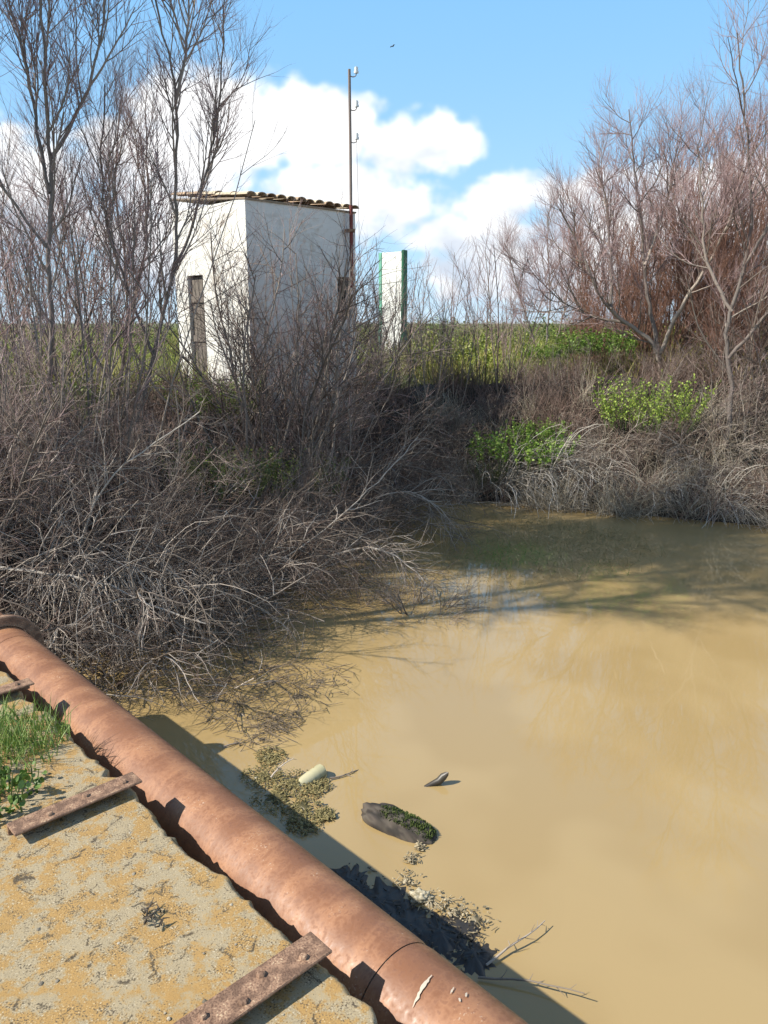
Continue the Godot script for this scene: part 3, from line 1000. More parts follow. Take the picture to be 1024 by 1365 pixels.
# ---------------------------------------------------------------- hut, mast, sign
func make_hut() -> void:
	var o := V(-1.78, 0.9, -10.5)
	var e1 := V(0.717, 0, -0.697)
	var e2 := V(-0.697, 0, -0.717)
	var t := thing("pump_hut", "small whitewashed hut with tiled roof half hidden by bare shrubs", "hut", o)
	var basis := Basis(e1, Vector3.UP, -e2)
	var w := 1.9
	var l := 1.86
	var hgt := 3.1
	var csg := CSGCombiner3D.new()
	csg.name = "wall"
	csg.transform = Transform3D(basis, Vector3.ZERO)
	t.add_child(csg)
	var solids := [[V(w / 2, hgt / 2, -l / 2), V(w, hgt, l), 0], [V(w / 2, hgt / 2 - 0.1, -l / 2), V(w - 0.36, hgt - 0.2, l - 0.36), 2],
		[V(0.0, 1.38, -1.31), V(0.5, 1.66, 0.42), 2], [V(1.68, 1.9, 0.0), V(0.26, 0.6, 0.5), 2]]
	for q in solids:
		var b := CSGBox3D.new()
		b.position = q[0]
		b.size = q[1]
		b.operation = q[2]
		csg.add_child(b)
	csg.material_override = M.whitewash
	# louvred door in the lit wall
	var door := Node3D.new()
	door.name = "door"
	door.transform = Transform3D(basis, V(0, 0, 0) + basis * V(0.07, 0.58, -1.31))
	t.add_child(door)
	for k in 4:
		var m := Builder.new()
		block(m, V(rf(-0.003, 0.003), 0.81, -0.155 + k * 0.104), V(0.015, 0, 0), V(0, 0.80, 0), V(0, 0, 0.049), 0.004, Color.WHITE)
		part("plank", m.mesh(), M.grey_wood, door)
	for y in [0.25, 0.75, 1.3]:
		var m := Builder.new()
		block(m, V(-0.025, y, 0), V(0.012, 0, 0), V(0, 0.045, 0), V(0, 0, 0.19), 0.003, Color.WHITE)
		part("rail", m.mesh(), M.grey_wood, door)
	# small dark shutter set back in the shaded wall
	var sh := Builder.new()
	block(sh, V(0, 0, 0), V(0.125, 0, 0), V(0, 0.295, 0), V(0, 0, 0.015), 0.004, Color.WHITE)
	var win := part("window_shutter", sh.mesh(), M.dark_room, t)
	win.transform = Transform3D(basis, basis * V(1.68, 1.9, -0.13))
	# roof: deck and rows of barrel tiles
	var roof := Node3D.new()
	roof.name = "roof"
	roof.transform = Transform3D(basis, basis * V(0, hgt + 0.003, 0))
	t.add_child(roof)
	var dm := Builder.new()
	block(dm, V(w / 2, 0.085, -l / 2), V(w / 2 + 0.01, 0, 0), V(0, 0.012, 0), V(0, -0.09, l / 2 + 0.02), 0.003, Color(0.30, 0.24, 0.18))
	part("deck", dm.mesh(), M.terracotta, roof)
	rng.seed = 77
	var tiles := []
	for k in 4:
		var m := Builder.new()
		var col: Color = [Color(0.46, 0.33, 0.22), Color(0.54, 0.42, 0.29), Color(0.40, 0.30, 0.21), Color(0.58, 0.49, 0.36)][k]
		var n := 8
		for j in n:
			var g0 := PI * j / n
			var g1 := PI * (j + 1) / n
			var r0 := 0.08
			var r1 := 0.066
			var a := V(cos(g0) * r0, sin(g0) * r0 * 0.58, 0.0)
			var b := V(cos(g1) * r0, sin(g1) * r0 * 0.58, 0.0)
			var c := V(cos(g1) * r1, sin(g1) * r1 * 0.58, -0.42)
			var d := V(cos(g0) * r1, sin(g0) * r1 * 0.58, -0.42)
			facing(m, [a, b, c, d], (a + b).normalized(), col)
			facing(m, [a * 0.82, b * 0.82, b, a], V(0, 0, 1), col)
			facing(m, [a * 0.82, b * 0.82, V(c.x * 0.82, c.y * 0.82, c.z), V(d.x * 0.82, d.y * 0.82, d.z)], -(a + b).normalized(), col)
		tiles.append(m.mesh())
	for row in 5:
		for k in 12:
			var tile := part("roof_tile", tiles[rng.randi() % 4], M.terracotta, roof)
			tile.position = V(0.06 + k * 0.162 + rf(-0.008, 0.008), 0.04 + row * 0.0385 + rf(-0.004, 0.01), 0.07 - row * 0.375 + rf(-0.015, 0.015))
			tile.rotation = V(0.085, rf(-0.03, 0.03), rf(-0.04, 0.04))
	# mast on the right corner
	var mt := thing("insulator_mast", "thin steel mast with three white insulators on the hut's right corner", "mast", V(-0.468, 2.95, -11.62))
	var m := Builder.new()
	tube(m, PackedVector3Array([V(0, 1.1, 0), V(0, 1.9, 0), V(-0.005, 2.86, 0), V(-0.005, 2.862, 0)]), PackedFloat32Array([0.021, 0.021, 0.02, 0.001]), 10, Color.WHITE, Color.WHITE)
	part("pole", m.mesh(), M.mast_steel, mt)
	m = Builder.new()
	tube(m, PackedVector3Array([V(0, 0.0, 0), V(0.0, 0.6, 0), V(0, 1.12, 0)]), PackedFloat32Array([0.027, 0.027, 0.027]), 10, Color.WHITE, Color.WHITE)
	part("pole_foot", m.mesh(), M.mast_red, mt)
	for y in [0.12, 0.78]:
		m = Builder.new()
		block(m, V(-0.02, y, 0.0), V(0.075, 0, 0), V(0, 0.022, 0), V(0, 0, 0.036), 0.004, Color.WHITE)
		part("bracket", m.mesh(), M.bar_rust, mt)
	for y in [2.83, 2.41, 2.0]:
		m = Builder.new()
		var hook := PackedVector3Array()
		var hr := PackedFloat32Array()
		for k in 9:
			var g := PI * k / 8.0
			hook.append(V(0.045 - cos(g) * 0.045, y - 0.03 - sin(g) * 0.035, 0) if k < 8 else V(0.09, y - 0.0, 0))
			hr.append(0.007)
		tube(m, hook, hr, 6, Color.WHITE, Color.WHITE)
		var hk := part("hook", m.mesh(), M.mast_steel, mt)
		m = Builder.new()
		tube(m, PackedVector3Array([V(0.09, y - 0.02, 0), V(0.09, y - 0.018, 0), V(0.09, y + 0.005, 0), V(0.09, y + 0.02, 0), V(0.09, y + 0.028, 0), V(0.09, y + 0.045, 0), V(0.09, y + 0.06, 0), V(0.09, y + 0.066, 0)]), PackedFloat32Array([0.012, 0.034, 0.034, 0.02, 0.027, 0.026, 0.018, 0.002]), 12, Color.WHITE, Color.WHITE)
		part("insulator", m.mesh(), M.porcelain, mt)
		var _h := hk
	m = Builder.new()
	var wire := PackedVector3Array()
	var wr := PackedFloat32Array()
	for k in 16:
		var s := k / 15.0
		wire.append(V(0.09 + 0.07 * sin(s * 2.6) * s - 0.05 * s * s, 1.98 - 2.1 * s, 0.02 + 0.02 * s))
		wr.append(0.003)
	tube(m, wire, wr, 4, Color.WHITE, Color.WHITE)
	part("wire", m.mesh(), M.mast_steel, mt)
	# totem sign on the field
	var so := land(0.24, -22.0)
	var sg := thing("totem_sign", "tall white sign panel with green edges standing on the field", "sign", so, -0.62)
	m = Builder.new()
	var top := 4.32 - so.y
	block(m, V(0.0, top / 2, 0), V(0.33, 0, 0), V(0, top / 2, 0), V(0, 0, 0.05), 0.01, Color.WHITE)
	part("panel", m.mesh(), M.sign_white, sg)
	m = Builder.new()
	block(m, V(0.382, top / 2 + 0.01, 0), V(0.05, 0, 0), V(0, top / 2 + 0.03, 0), V(0, 0, 0.09), 0.02, Color.WHITE)
	part("edge_post", m.mesh(), M.sign_green, sg)
	m = Builder.new()
	block(m, V(-0.385, top / 2, 0), V(0.053, 0, 0), V(0, top / 2, 0), V(0, 0, 0.06), 0.01, Color.WHITE)
	part("edge_strip", m.mesh(), M.sign_turquoise, sg)

# ---------------------------------------------------------------- grass, leaves, debris
func blades(sd: int, count: int, spread: float, h0: float, h1: float, width: float, bend: float, ca: Color, cb: Color) -> ArrayMesh:
	rng.seed = sd
	var m := Builder.new()
	for k in count:
		var g := rf(0, TAU)
		var p := V(cos(g), 0, sin(g)) * spread * sqrt(rng.randf())
		var d := (V(0, 1, 0) + rdir() * 0.35).normalized()
		if d.y < 0.2:
			d.y = 0.5
		var side := d.cross(rdir()).normalized()
		var h := rf(h0, h1)
		var out_ := V(rf(-1, 1), -0.35, rf(-1, 1)) * bend
		var col := ca.lerp(cb, rng.randf())
		var base := m.v.size()
		for j in 5:
			var t := j / 4.0
			var wd := width * (1.0 - t * t * 0.92)
			for s in [-1, 1]:
				m.v.append(p + side * wd * s * 0.5)
				m.n.append((side.cross(d) + V(0, 0.4, 0)).normalized())
				m.c.append(col)
			d = (d + out_ * 0.3).normalized()
			p += d * h / 4.0
		for j in 4:
			var q := base + j * 2
			m.i.append_array(PackedInt32Array([q, q + 1, q + 2, q + 1, q + 3, q + 2]))
	return m.mesh()

# long dry stalks that arch over and hang
func stalks(sd: int, count: int, l0: float, l1: float, lean: Vector3, droop: float, spread: float, ca: Color, cb: Color, r := 0.0032) -> ArrayMesh:
	rng.seed = sd
	var m := Builder.new()
	for k in count:
		var g := rf(0, TAU)
		var p := V(cos(g), 0, sin(g)) * spread * sqrt(rng.randf())
		var d := (V(0, rf(0.5, 1.1), 0) + lean + rdir() * 0.55).normalized()
		var l := rf(l0, l1)
		var pts := PackedVector3Array([p])
		var rad := PackedFloat32Array([r])
		for j in 6:
			d = (d + rdir() * 0.19 + V(0, -droop * (0.5 + j * 0.2), 0)).normalized()
			p += d * l / 6.0
			pts.append(p)
			rad.append(r * (1.0 - j * 0.11))
		var c := ca.lerp(cb, rng.randf())
		tube(m, pts, rad, 3, c, c)
	return m.mesh()

func leafy(sd: int, stems: int, h: float, spread: float, size: float, per: int, ca: Color, cb: Color) -> Array:
	rng.seed = sd
	var st := Builder.new()
	var m := Builder.new()
	for k in stems:
		var g := rf(0, TAU)
		var p := V(cos(g), 0, sin(g)) * spread * sqrt(rng.randf())
		var d := (V(0, 1.2, 0) + V(cos(g), 0, sin(g)) * rf(0, 0.6) + rdir() * 0.2).normalized()
		var hh := h * rf(0.5, 1.1)
		tube(st, PackedVector3Array([p, p + d * hh * 0.5, p + d * hh]), PackedFloat32Array([0.004, 0.003, 0.0015]), 3, Color(0.10, 0.14, 0.04), Color(0.12, 0.18, 0.05))
		for j in per:
			var q := p + d * hh * rf(0.25, 1.0) + rdir() * 0.02
			var f := (rdir() + V(0, 0.45, 0)).normalized()
			var s := f.cross(rdir()).normalized()
			var up := s.cross(f)
			var sz := size * rf(0.35, 1.45)
			var col := ca.lerp(cb, rng.randf())
			var base := m.v.size()
			for e in [[0.0, 0.0, 0.0], [0.3, 0.36, 0.03], [0.7, 0.30, 0.02], [1.0, 0.0, -0.08], [0.7, -0.30, 0.02], [0.3, -0.36, 0.03], [0.5, 0.0, -0.03]]:
				m.v.append(q + f * e[0] * sz + s * e[1] * sz + up * e[2] * sz)
				m.n.append((up + f * (e[0] - 0.5) * 0.3 + s * e[1] * 0.5).normalized())
				m.c.append(col)
			for e in 6:
				m.i.append_array(PackedInt32Array([base + 6, base + e, base + (e + 1) % 6]))
	return [st.mesh(), m.mesh()]

func leafy_plant(label: String, meshes: Array, at: Vector3, turn: float, sc: float, group := "") -> void:
	var t := thing("leafy_plant", label, "plant", at, turn, group)
	t.scale = Vector3.ONE * sc
	part("stem", meshes[0], M.bark, t)
	part("foliage", meshes[1], M.leaf, t)

func xf(p: Vector3, turn: float, sc: Vector3) -> Transform3D:
	return Transform3D(Basis(Vector3.UP, turn).scaled_local(sc), p)

func make_greens() -> void:
	# field grass, denser and finer near, reaching far back
	var tuft := blades(300, 16, 0.16, 0.22, 0.55, 0.011, 0.5, Color(0.12, 0.18, 0.04), Color(0.34, 0.33, 0.13))
	rng.seed = 301
	var list := []
	var cols := []
	for k in 9000:
		var z := -11.0 - pow(rng.randf(), 1.3) * 60.0
		var x := rf(-0.62, 0.62) * absf(z)
		if inland(x, z) < 2.0 + rf(0, 1.5) if z > -18 else false:
			continue
		var s := rf(0.7, 1.3) * (1.0 + maxf(0.0, -z - 25.0) * 0.02)
		list.append(xf(land(x, z, -0.02), rf(0, TAU), V(s, s * rf(0.7, 1.2), s)))
		var yl := clampf(soft_noise.get_noise_2d(x * 7, z * 4) * 1.5 + 0.6 + rf(-0.2, 0.2), 0, 1)
		cols.append(Color(0.95, 1.0, 0.8).lerp(Color(1.35, 1.05, 0.9), yl))
	stuff("field_grass", "rough green and straw grass over the field behind the pond", "grass", tuft, M.grass_blade, list, cols)
	# taller yellow-green weeds along the horizon
	var weed := leafy(310, 16, 0.7, 0.3, 0.04, 26, Color(0.13, 0.18, 0.03), Color(0.30, 0.32, 0.06))
	rng.seed = 311
	list = []
	for k in 900:
		var z := -15.0 - pow(rng.randf(), 1.5) * 75.0
		var x := rf(-0.55, 0.55) * absf(z)
		var s := rf(0.6, 1.15) + maxf(0.0, soft_noise.get_noise_2d(x * 5, z * 3)) * 1.1
		list.append(xf(land(x, z, -0.03), rf(0, TAU), V(s, s, s)))
	stuff("field_weeds", "yellow green weeds along the far side of the field", "weeds", weed[1], M.leaf, list)
	# dry grass on the banks
	var dry := []
	dry.append(stalks(320, 60, 0.5, 1.0, V(0.25, 0, 0), 0.16, 0.25, Color(0.14, 0.115, 0.08), Color(0.64, 0.57, 0.45), 0.0044))
	rng.seed = 321
	list = []
	for k in 150:
		var x := rf(0.7, 6.8)
		var d := pow(rng.randf(), 1.4) * 1.9
		var z := edge_z(x) - d
		var s := rf(0.55, 0.95)
		list.append(xf(land(x, z, -0.03), rf(0, TAU), V(s, s * rf(0.6, 0.9), s)))
	stuff("dry_grass", "pale dry grass hanging down the right bank to the water", "grass", dry[0], M.twig, list)
	var brown := stalks(330, 45, 0.25, 0.6, V(0, 0.3, 0), 0.05, 0.25, Color(0.09, 0.06, 0.045), Color(0.33, 0.23, 0.19), 0.0038)
	rng.seed = 331
	list = []
	for k in 800:
		var x := rf(-4.5, 6.5)
		var z := rf(-13.5, -5.5)
		var d := inland(x, z)
		if d < 0.1 or d > 3.4:
			continue
		var s := rf(0.7, 1.2)
		list.append(xf(land(x, z, -0.03), rf(0, TAU), V(s, s, s)))
	stuff("brown_brush", "low brown dry undergrowth covering both banks", "undergrowth", brown, M.twig, list)
	# arching bundles of dead reed on the right bank
	var reed := []
	for k in 3:
		reed.append(stalks(340 + k, 120, 0.8, 1.5, V(0.75, -0.15, 0), 0.20, 0.3, Color(0.24, 0.21, 0.18), Color(0.68, 0.63, 0.55), 0.0052))
	for q in [[0, 1.75, -10.9, -60, 0.95, "thick arching bundle of dead grey reeds below the green leafy patch"], [1, 2.35, -10.75, -70, 0.9, "bundle of dead reeds drooping to the water right of centre"], [2, 2.9, -10.6, -110, 0.7, "dead reed clump hanging over the bank below the bright green bush"], [0, 3.7, -10.2, -80, 0.6, "small dead reed clump at the waterline on the right bank"], [1, 4.35, -9.75, -95, 0.7, "dead reed clump at the waterline near the right edge"], [2, 1.15, -11.2, -75, 0.6, "short dead reed clump at the pond's far inner corner"]]:
		single("dead_reeds", reed[q[0]], M.twig, q[5], "reeds", land(q[1], q[2], -0.02), deg_to_rad(q[3]), "dead reed clumps on the right bank").scale = Vector3.ONE * q[4]
	# green plants
	var G := "green leafy plants on the right bank"
	var bright := leafy(350, 130, 0.7, 0.6, 0.026, 32, Color(0.15, 0.24, 0.03), Color(0.38, 0.46, 0.09))
	var fresh := leafy(351, 110, 0.42, 0.6, 0.03, 30, Color(0.10, 0.20, 0.025), Color(0.28, 0.40, 0.07))
	leafy_plant("bright green leafy patch above the arching dead reeds", fresh, land(1.95, -10.95, 0.22), 0, 1.15, G)
	leafy_plant("darker green plant at the top of the reed bundle", fresh, land(2.3, -11.3, 0.1), 2, 0.7, G)
	leafy_plant("yellow green bush below the spreading tree on the right bank", bright, land(3.75, -10.85, 0.22), 1, 1.05, G)
	leafy_plant("bright green weeds at the foot of the spreading tree", fresh, land(3.35, -12.5, 0.4), 3, 1.0, G)
	leafy_plant("small green weed left of the spreading tree", fresh, land(2.65, -12.7, 0.35), 4, 0.6, G)
	leafy_plant("green plants at the foot of the hut's lit wall", bright, land(-2.15, -9.9, 0.0), 5, 0.9, G)
	leafy_plant("dull green plant in the thicket below the hut", bright, land(-1.5, -8.7, 0.0), 6, 0.8, G)
	var olive := leafy(352, 90, 0.55, 0.5, 0.03, 22, Color(0.08, 0.11, 0.025), Color(0.18, 0.20, 0.06))
	leafy_plant("olive green weeds between the shrubs left of the hut", olive, land(-3.6, -8.4, 0.1), 7, 1.1, G)
	leafy_plant("olive green weeds below the hut's shaded wall", olive, land(-0.95, -8.9, 0.25), 8, 1.0, G)
	leafy_plant("olive green plant below the hut's lit corner", olive, land(-1.75, -8.0, 0.3), 9, 1.0, G)
	leafy_plant("olive green weeds under the reed bundle", olive, land(1.5, -10.9, 0.05), 10, 0.6, G)
	for q in [[1.6, -30.0, 2.2, "olive bush on the horizon right of the white sign"], [-0.6, -32.0, 2.0, "olive bush on the horizon behind the mast"], [4.6, -28.0, 2.3, "olive bush on the horizon left of the small field tree"], [3.0, -40.0, 2.6, "far olive bush on the horizon between sign and small field tree"], [7.2, -31.0, 2.4, "olive bush on the horizon behind the small field tree"], [-9.5, -30.0, 2.4, "olive bush on the horizon left of the hut"]]:
		leafy_plant(q[3], olive, land(q[0], q[1], 0.0), q[0] * 3.0, q[2], "bushes along the far side of the field")
	# grass clump growing through the slab
	var tf := thing("grass_clump", "fresh green grass growing through the slab beside the pipe", "grass clump", sw(-2.72, -0.74, SLAB_Y - 0.02))
	for k in 7:
		var b := part("blades", blades(360 + k, 150, 0.11, 0.06, 0.155, 0.0038, 0.6, Color(0.09, 0.17, 0.025), Color(0.27, 0.36, 0.10)), M.grass_blade, tf)
		b.position = ALONG * [-0.22, -0.12, 0.0, 0.08, -0.18, -0.04, 0.10][k] + ACROSS * [0.0, -0.08, -0.1, -0.02, 0.14, 0.08, 0.2][k]
	var lw := leafy(370, 46, 0.09, 0.17, 0.022, 10, Color(0.06, 0.12, 0.02), Color(0.15, 0.24, 0.05))
	var t := thing("clover_patch", "small round-leaved weeds at the left edge below the grass clump", "weeds", sw(-2.47, -0.56, SLAB_Y - 0.01))
	part("stem", lw[0], M.bark, t)
	part("foliage", lw[1], M.leaf, t)

func edge_z(x: float) -> float:
	for j in range(5, 12):
		var a: Vector2 = WATER_EDGE[j]
		var b: Vector2 = WATER_EDGE[j + 1]
		if x >= a.x and x <= b.x:
			return lerpf(a.y, b.y, (x - a.x) / (b.x - a.x))
	return -10.0

func lump(sd: int, size: Vector3, rough: float, ca: Color, cb: Color, shape: Callable) -> ArrayMesh:
	var m := Builder.new()
	var R := 36
	var S := 48
	for j in R + 1:
		var th := PI * j / R
		for k in S + 1:
			var g := TAU * k / S
			var d := V(cos(th), sin(th) * cos(g), sin(th) * sin(g))
			var f := 1.0 + rough * (soft_noise.get_noise_3d(d.x * 18 + sd, d.y * 18, d.z * 18) * 1.2 + fine_noise.get_noise_3d(d.x * 34, d.y * 34 + sd, d.z * 34) * 0.7)
			f *= shape.call(d)
			m.v.append(V(d.x * size.x, d.y * size.y, d.z * size.z) * f)
			var q := ss(-0.25, 0.35, fine_noise.get_noise_3d(d.x * 26 + 9, d.y * 26, d.z * 26 + sd))
			m.c.append(ca.lerp(cb, q))
	for j in R:
		for k in S:
			var p := j * (S + 1) + k
			m.i.append_array(PackedInt32Array([p, p + 1, p + S + 1, p + 1, p + S + 2, p + S + 1]))
	smooth_normals(m)
	return m.mesh()

# floating litter: hundreds of flat flakes, bits of stem and leaf over a thin film of mud
func litter(sd: int, pts: Array, count: int, ca: Color, cb: Color, film: Color, wide: float, film_size: float) -> Array:
	rng.seed = sd
	var m := Builder.new()
	for k in count:
		var q: Array = pts[rng.randi() % pts.size()]
		var g := rf(0, TAU)
		var p: Vector3 = q[0] + V(cos(g), 0, sin(g)) * q[1] * wide * pow(rng.randf(), 0.6)
		p.y = rf(0.006, 0.02)
		var col := ca.lerp(cb, rng.randf())
		if rng.randf() < (0.6 if wide > 1.5 else 0.3):
			var d := V(rf(-1, 1), rf(-0.1, 0.25), rf(-1, 1)).normalized() * (rf(0.015, 0.06) * wide if wide > 1.5 else rf(0.005, 0.022))
			tube(m, PackedVector3Array([p - d, p + rdir() * 0.004, p + d]), PackedFloat32Array([0.0018, 0.0022, 0.0014]), 4, col, col)
		else:
			var d := V(rf(-1, 1), rf(-0.35, 0.35), rf(-1, 1)).normalized() * rf(0.0025, 0.008)
			var s := d.cross(V(rf(-0.5, 0.5), 1, rf(-0.5, 0.5))).normalized() * d.length() * rf(0.4, 0.9)
			block(m, p, d, d.cross(s).normalized() * 0.0015, s, 0.0005, col)
	var fm := Builder.new()
	for q in pts:
		var base := fm.v.size()
		var rings := 10
		var seg := 56
		for j in rings + 1:
			for k in seg:
				var g := TAU * k / seg
				var r: float = q[1] * film_size * (j / float(rings)) * (0.85 + 0.45 * soft_noise.get_noise_2d(cos(g) * 40 + q[0].x * 90, sin(g) * 40 + q[0].z * 90))
				var e := float(j) / rings
				fm.v.append(V(q[0].x + cos(g) * r, 0.012 * (1.0 - e * e) - 0.006 * e + 0.007 * fine_noise.get_noise_2d(cos(g) * r * 110 + sd, sin(g) * r * 110) + 0.003, q[0].z + sin(g) * r))
				fm.c.append(film)
		for j in rings:
			for k in seg:
				var p := base + j * seg + k
				var p2 := base + j * seg + (k + 1) % seg
				fm.i.append_array(PackedInt32Array([p, p + seg, p2, p2, p + seg, p2 + seg]))
	smooth_normals(fm)
	return [m.mesh(), fm.mesh()]

func mat_of_litter(called: String, label: String, sd: int, pts: Array, count: int, ca: Color, cb: Color, film: Color, wide := 1.0, film_size := 1.0) -> void:
	var a := litter(sd, pts, count, ca, cb, film, wide, film_size)
	var t := thing(called, label, "floating debris")
	t.set_meta("kind", "stuff")
	part("mud_film", a[1], M.wet_debris, t)
	part("flakes", a[0], M.debris, t)

func make_debris() -> void:
	mat_of_litter("algae_mat", "yellow green algae and twig mat around the floating bottle", 400, [[V(-0.50, 0, -3.74), 0.10], [V(-0.44, 0, -3.52), 0.11], [V(-0.56, 0, -3.62), 0.12], [V(-0.68, 0, -3.80), 0.09], [V(-0.36, 0, -3.70), 0.06], [V(-0.66, 0, -4.0), 0.07], [V(-0.40, 0, -3.38), 0.07], [V(-0.30, 0, -3.45), 0.04]], 1900, Color(0.11, 0.095, 0.035), Color(0.30, 0.25, 0.11), Color(0.10, 0.085, 0.035), 1.3, 0.7)
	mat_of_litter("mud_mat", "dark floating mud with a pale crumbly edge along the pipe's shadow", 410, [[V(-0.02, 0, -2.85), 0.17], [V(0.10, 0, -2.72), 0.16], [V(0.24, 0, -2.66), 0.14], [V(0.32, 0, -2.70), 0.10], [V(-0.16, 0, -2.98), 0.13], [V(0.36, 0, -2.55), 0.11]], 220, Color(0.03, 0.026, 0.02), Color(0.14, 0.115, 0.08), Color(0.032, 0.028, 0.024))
	mat_of_litter("pale_scum", "crumbly pale scum along the outer edge of the dark mud", 415, [[V(0.10, 0, -2.98), 0.06], [V(0.20, 0, -2.84), 0.06], [V(0.30, 0, -2.79), 0.07], [V(0.38, 0, -2.74), 0.08], [V(0.13, 0, -3.12), 0.03], [V(0.17, 0, -3.2), 0.02]], 300, Color(0.14, 0.115, 0.07), Color(0.44, 0.37, 0.24), Color(0.20, 0.165, 0.10), 1.3, 0.5)
	mat_of_litter("twig_raft", "raft of dark twigs and mud below the dead shrubs' tips", 420, [[V(-0.58, 0, -4.75), 0.16], [V(-0.92, 0, -4.5), 0.13], [V(-0.45, 0, -4.98), 0.15], [V(-0.8, 0, -4.95), 0.2], [V(-0.74, 0, -4.2), 0.09], [V(-1.15, 0, -4.75), 0.14], [V(-1.0, 0, -5.3), 0.25], [V(-0.66, 0, -4.42), 0.08]], 700, Color(0.10, 0.08, 0.06), Color(0.26, 0.20, 0.13), Color(0.14, 0.105, 0.06), 1.9, 0.3)
	# bottle, its shoulder under the algae
	var b := thing("plastic_bottle", "pale plastic bottle floating on the algae mat", "bottle", V(-0.42, 0.022, -3.76), deg_to_rad(37))
	var prof := [[0.0, 0.004], [0.004, 0.022], [0.012, 0.033], [0.03, 0.036], [0.045, 0.036], [0.052, 0.032], [0.06, 0.036], [0.08, 0.036], [0.087, 0.032], [0.095, 0.036], [0.12, 0.0355], [0.15, 0.034], [0.17, 0.026], [0.19, 0.015], [0.215, 0.013], [0.225, 0.012]]
	var m := Builder.new()
	var pts := PackedVector3Array()
	var rad := PackedFloat32Array()
	for q in prof:
		pts.append(V(0.11 - q[0] * 0.9, -0.05 * q[0] / 0.2 + 0.014, 0))
		rad.append(q[1] * 1.12)
	tube(m, pts, rad, 24, Color(0.40, 0.39, 0.27), Color(0.60, 0.58, 0.44))
	part("body", m.mesh(), M.bottle_plastic, b)
	m = Builder.new()
	tube(m, PackedVector3Array([V(0.112, 0.012, 0), V(0.108, 0.012, 0), V(0.104, 0.012, 0)]), PackedFloat32Array([0.001, 0.016, 0.022]), 20, Color(0.35, 0.33, 0.2), Color(0.35, 0.33, 0.2))
	part("base", m.mesh(), M.bottle_plastic, b)
	# mossy log, half sunk
	var lg := thing("sunken_log", "mossy waterlogged chunk of wood half sunk beside the pipe", "log", V(0.10, -0.03, -3.36), deg_to_rad(-33))
	part("wood", lump(430, V(0.205, 0.085, 0.092), 0.11, Color(0.025, 0.02, 0.016), Color(0.09, 0.075, 0.06), func(d: Vector3): return 1.0 + 0.35 * ss(0.2, -0.8, d.x) * ss(-0.2, 0.6, d.y)), M.debris, lg)
	var moss := Builder.new()
	rng.seed = 431
	for k in 5200:
		var x := rf(-0.215, 0.17)
		var z := rf(-0.082, 0.05)
		if fine_noise.get_noise_2d(x * 300, z * 300) < rf(-0.5, 0.25):
			continue
		var e := 1.0 - pow(x / 0.205, 2) - pow(z / 0.092, 2)
		if e <= 0:
			continue
		var y := 0.085 * sqrt(e) * (1.0 + 0.35 * ss(0.02, -0.18, x)) * 1.02
		var f := rdir() * 0.008 + V(0, 0.006, 0)
		var s := f.cross(rdir()).normalized() * 0.0032
		quad(moss, V(x, y - 0.006, z) - s, V(x, y - 0.006, z) + s, V(x, y, z) + f + s * 0.4, V(x, y, z) + f - s * 0.4, Color(0.035, 0.06, 0.015).lerp(Color(0.12, 0.16, 0.04), rng.randf()))
	part("moss", moss.mesh(), M.debris, lg)
	# stub sticking out of the water
	var stub := Builder.new()
	tube(stub, PackedVector3Array([V(-0.09, -0.03, 0.03), V(-0.02, 0.0, 0.008), V(0.03, 0.02, 0), V(0.055, 0.045, -0.006), V(0.075, 0.06, -0.01), V(0.082, 0.066, -0.012)]), PackedFloat32Array([0.012, 0.014, 0.02, 0.021, 0.012, 0.002]), 9, Color(0.035, 0.03, 0.025), Color(0.10, 0.085, 0.07))
	single("drift_stick", stub.mesh(), M.wet_debris, "dark broken stick poking out of the water right of the bottle", "stick", V(0.27, 0.0, -3.73))
	# crumpled pale scrap
	single("wrapper_scrap", lump(440, V(0.045, 0.022, 0.035), 0.45, Color(0.22, 0.19, 0.12), Color(0.50, 0.45, 0.33), func(_d): return 1.0), M.debris, "small crumpled pale wrapper at the edge of the dark mud", "wrapper", V(0.155, 0.008, -2.87))
	# forked twigs by the pipe's shadow
	rng.seed = 450
	var tw := [lv(6, 0.14, -0.03, 7, 0.2, 0, 0.3, 0.005, 5, DEAD_A, DEAD_B), lv(3, 0.2, 0.0, 0, 0, 40, 0.05, 0.0025, 3, DEAD_A, DEAD_B)]
	for q in [[V(0.40, 0.01, -2.50), V(1, 0.16, -0.62), 0.34, "crusted forked twig rising from the water near the pipe's shadow"], [V(0.36, 0.012, -2.44), V(1, 0.02, 0.03), 0.40, "crusted straight twig lying on the water beside the pipe's shadow"], [V(-0.30, 0.012, -3.77), V(1, 0.05, -0.25), 0.2, "thin straight twig floating right of the bottle"], [V(-0.62, 0.03, -3.75), V(0.35, 0.45, -0.5), 0.16, "dark upright twig stuck in the algae mat"], [V(-0.95, 0.01, -4.1), V(1, 0.25, -0.7), 0.2, "dark moss-covered twig on the water below the dead shrub"]]:
		var sets := [Builder.new(), Builder.new()]
		branch(tw, 0, Vector3.ZERO, q[1].normalized(), q[2], 0.0055, sets, 1.0)
		var t := thing("floating_twig", q[3], "twig", q[0], 0, "twigs floating by the pipe")
		part("stem", sets[0].mesh(), M.debris, t)
		part("shoots", sets[1].mesh(), M.debris, t)
	# big bare fallen branches that stand out of the thicket
	var fl := [lv(1, 0, 0, 16, 0.25, 0, 1, 0.02, 7, GREY_B, Color(0.52, 0.47, 0.41)), lv(6, 0.2, -0.03, 6, 0.15, 42, 0.5, 0.007, 4, DEAD_A, DEAD_B), lv(4, 0.2, -0.02, 0, 0.1, 40, 0.28, 0.004, 3, DEAD_A, DEAD_B)]
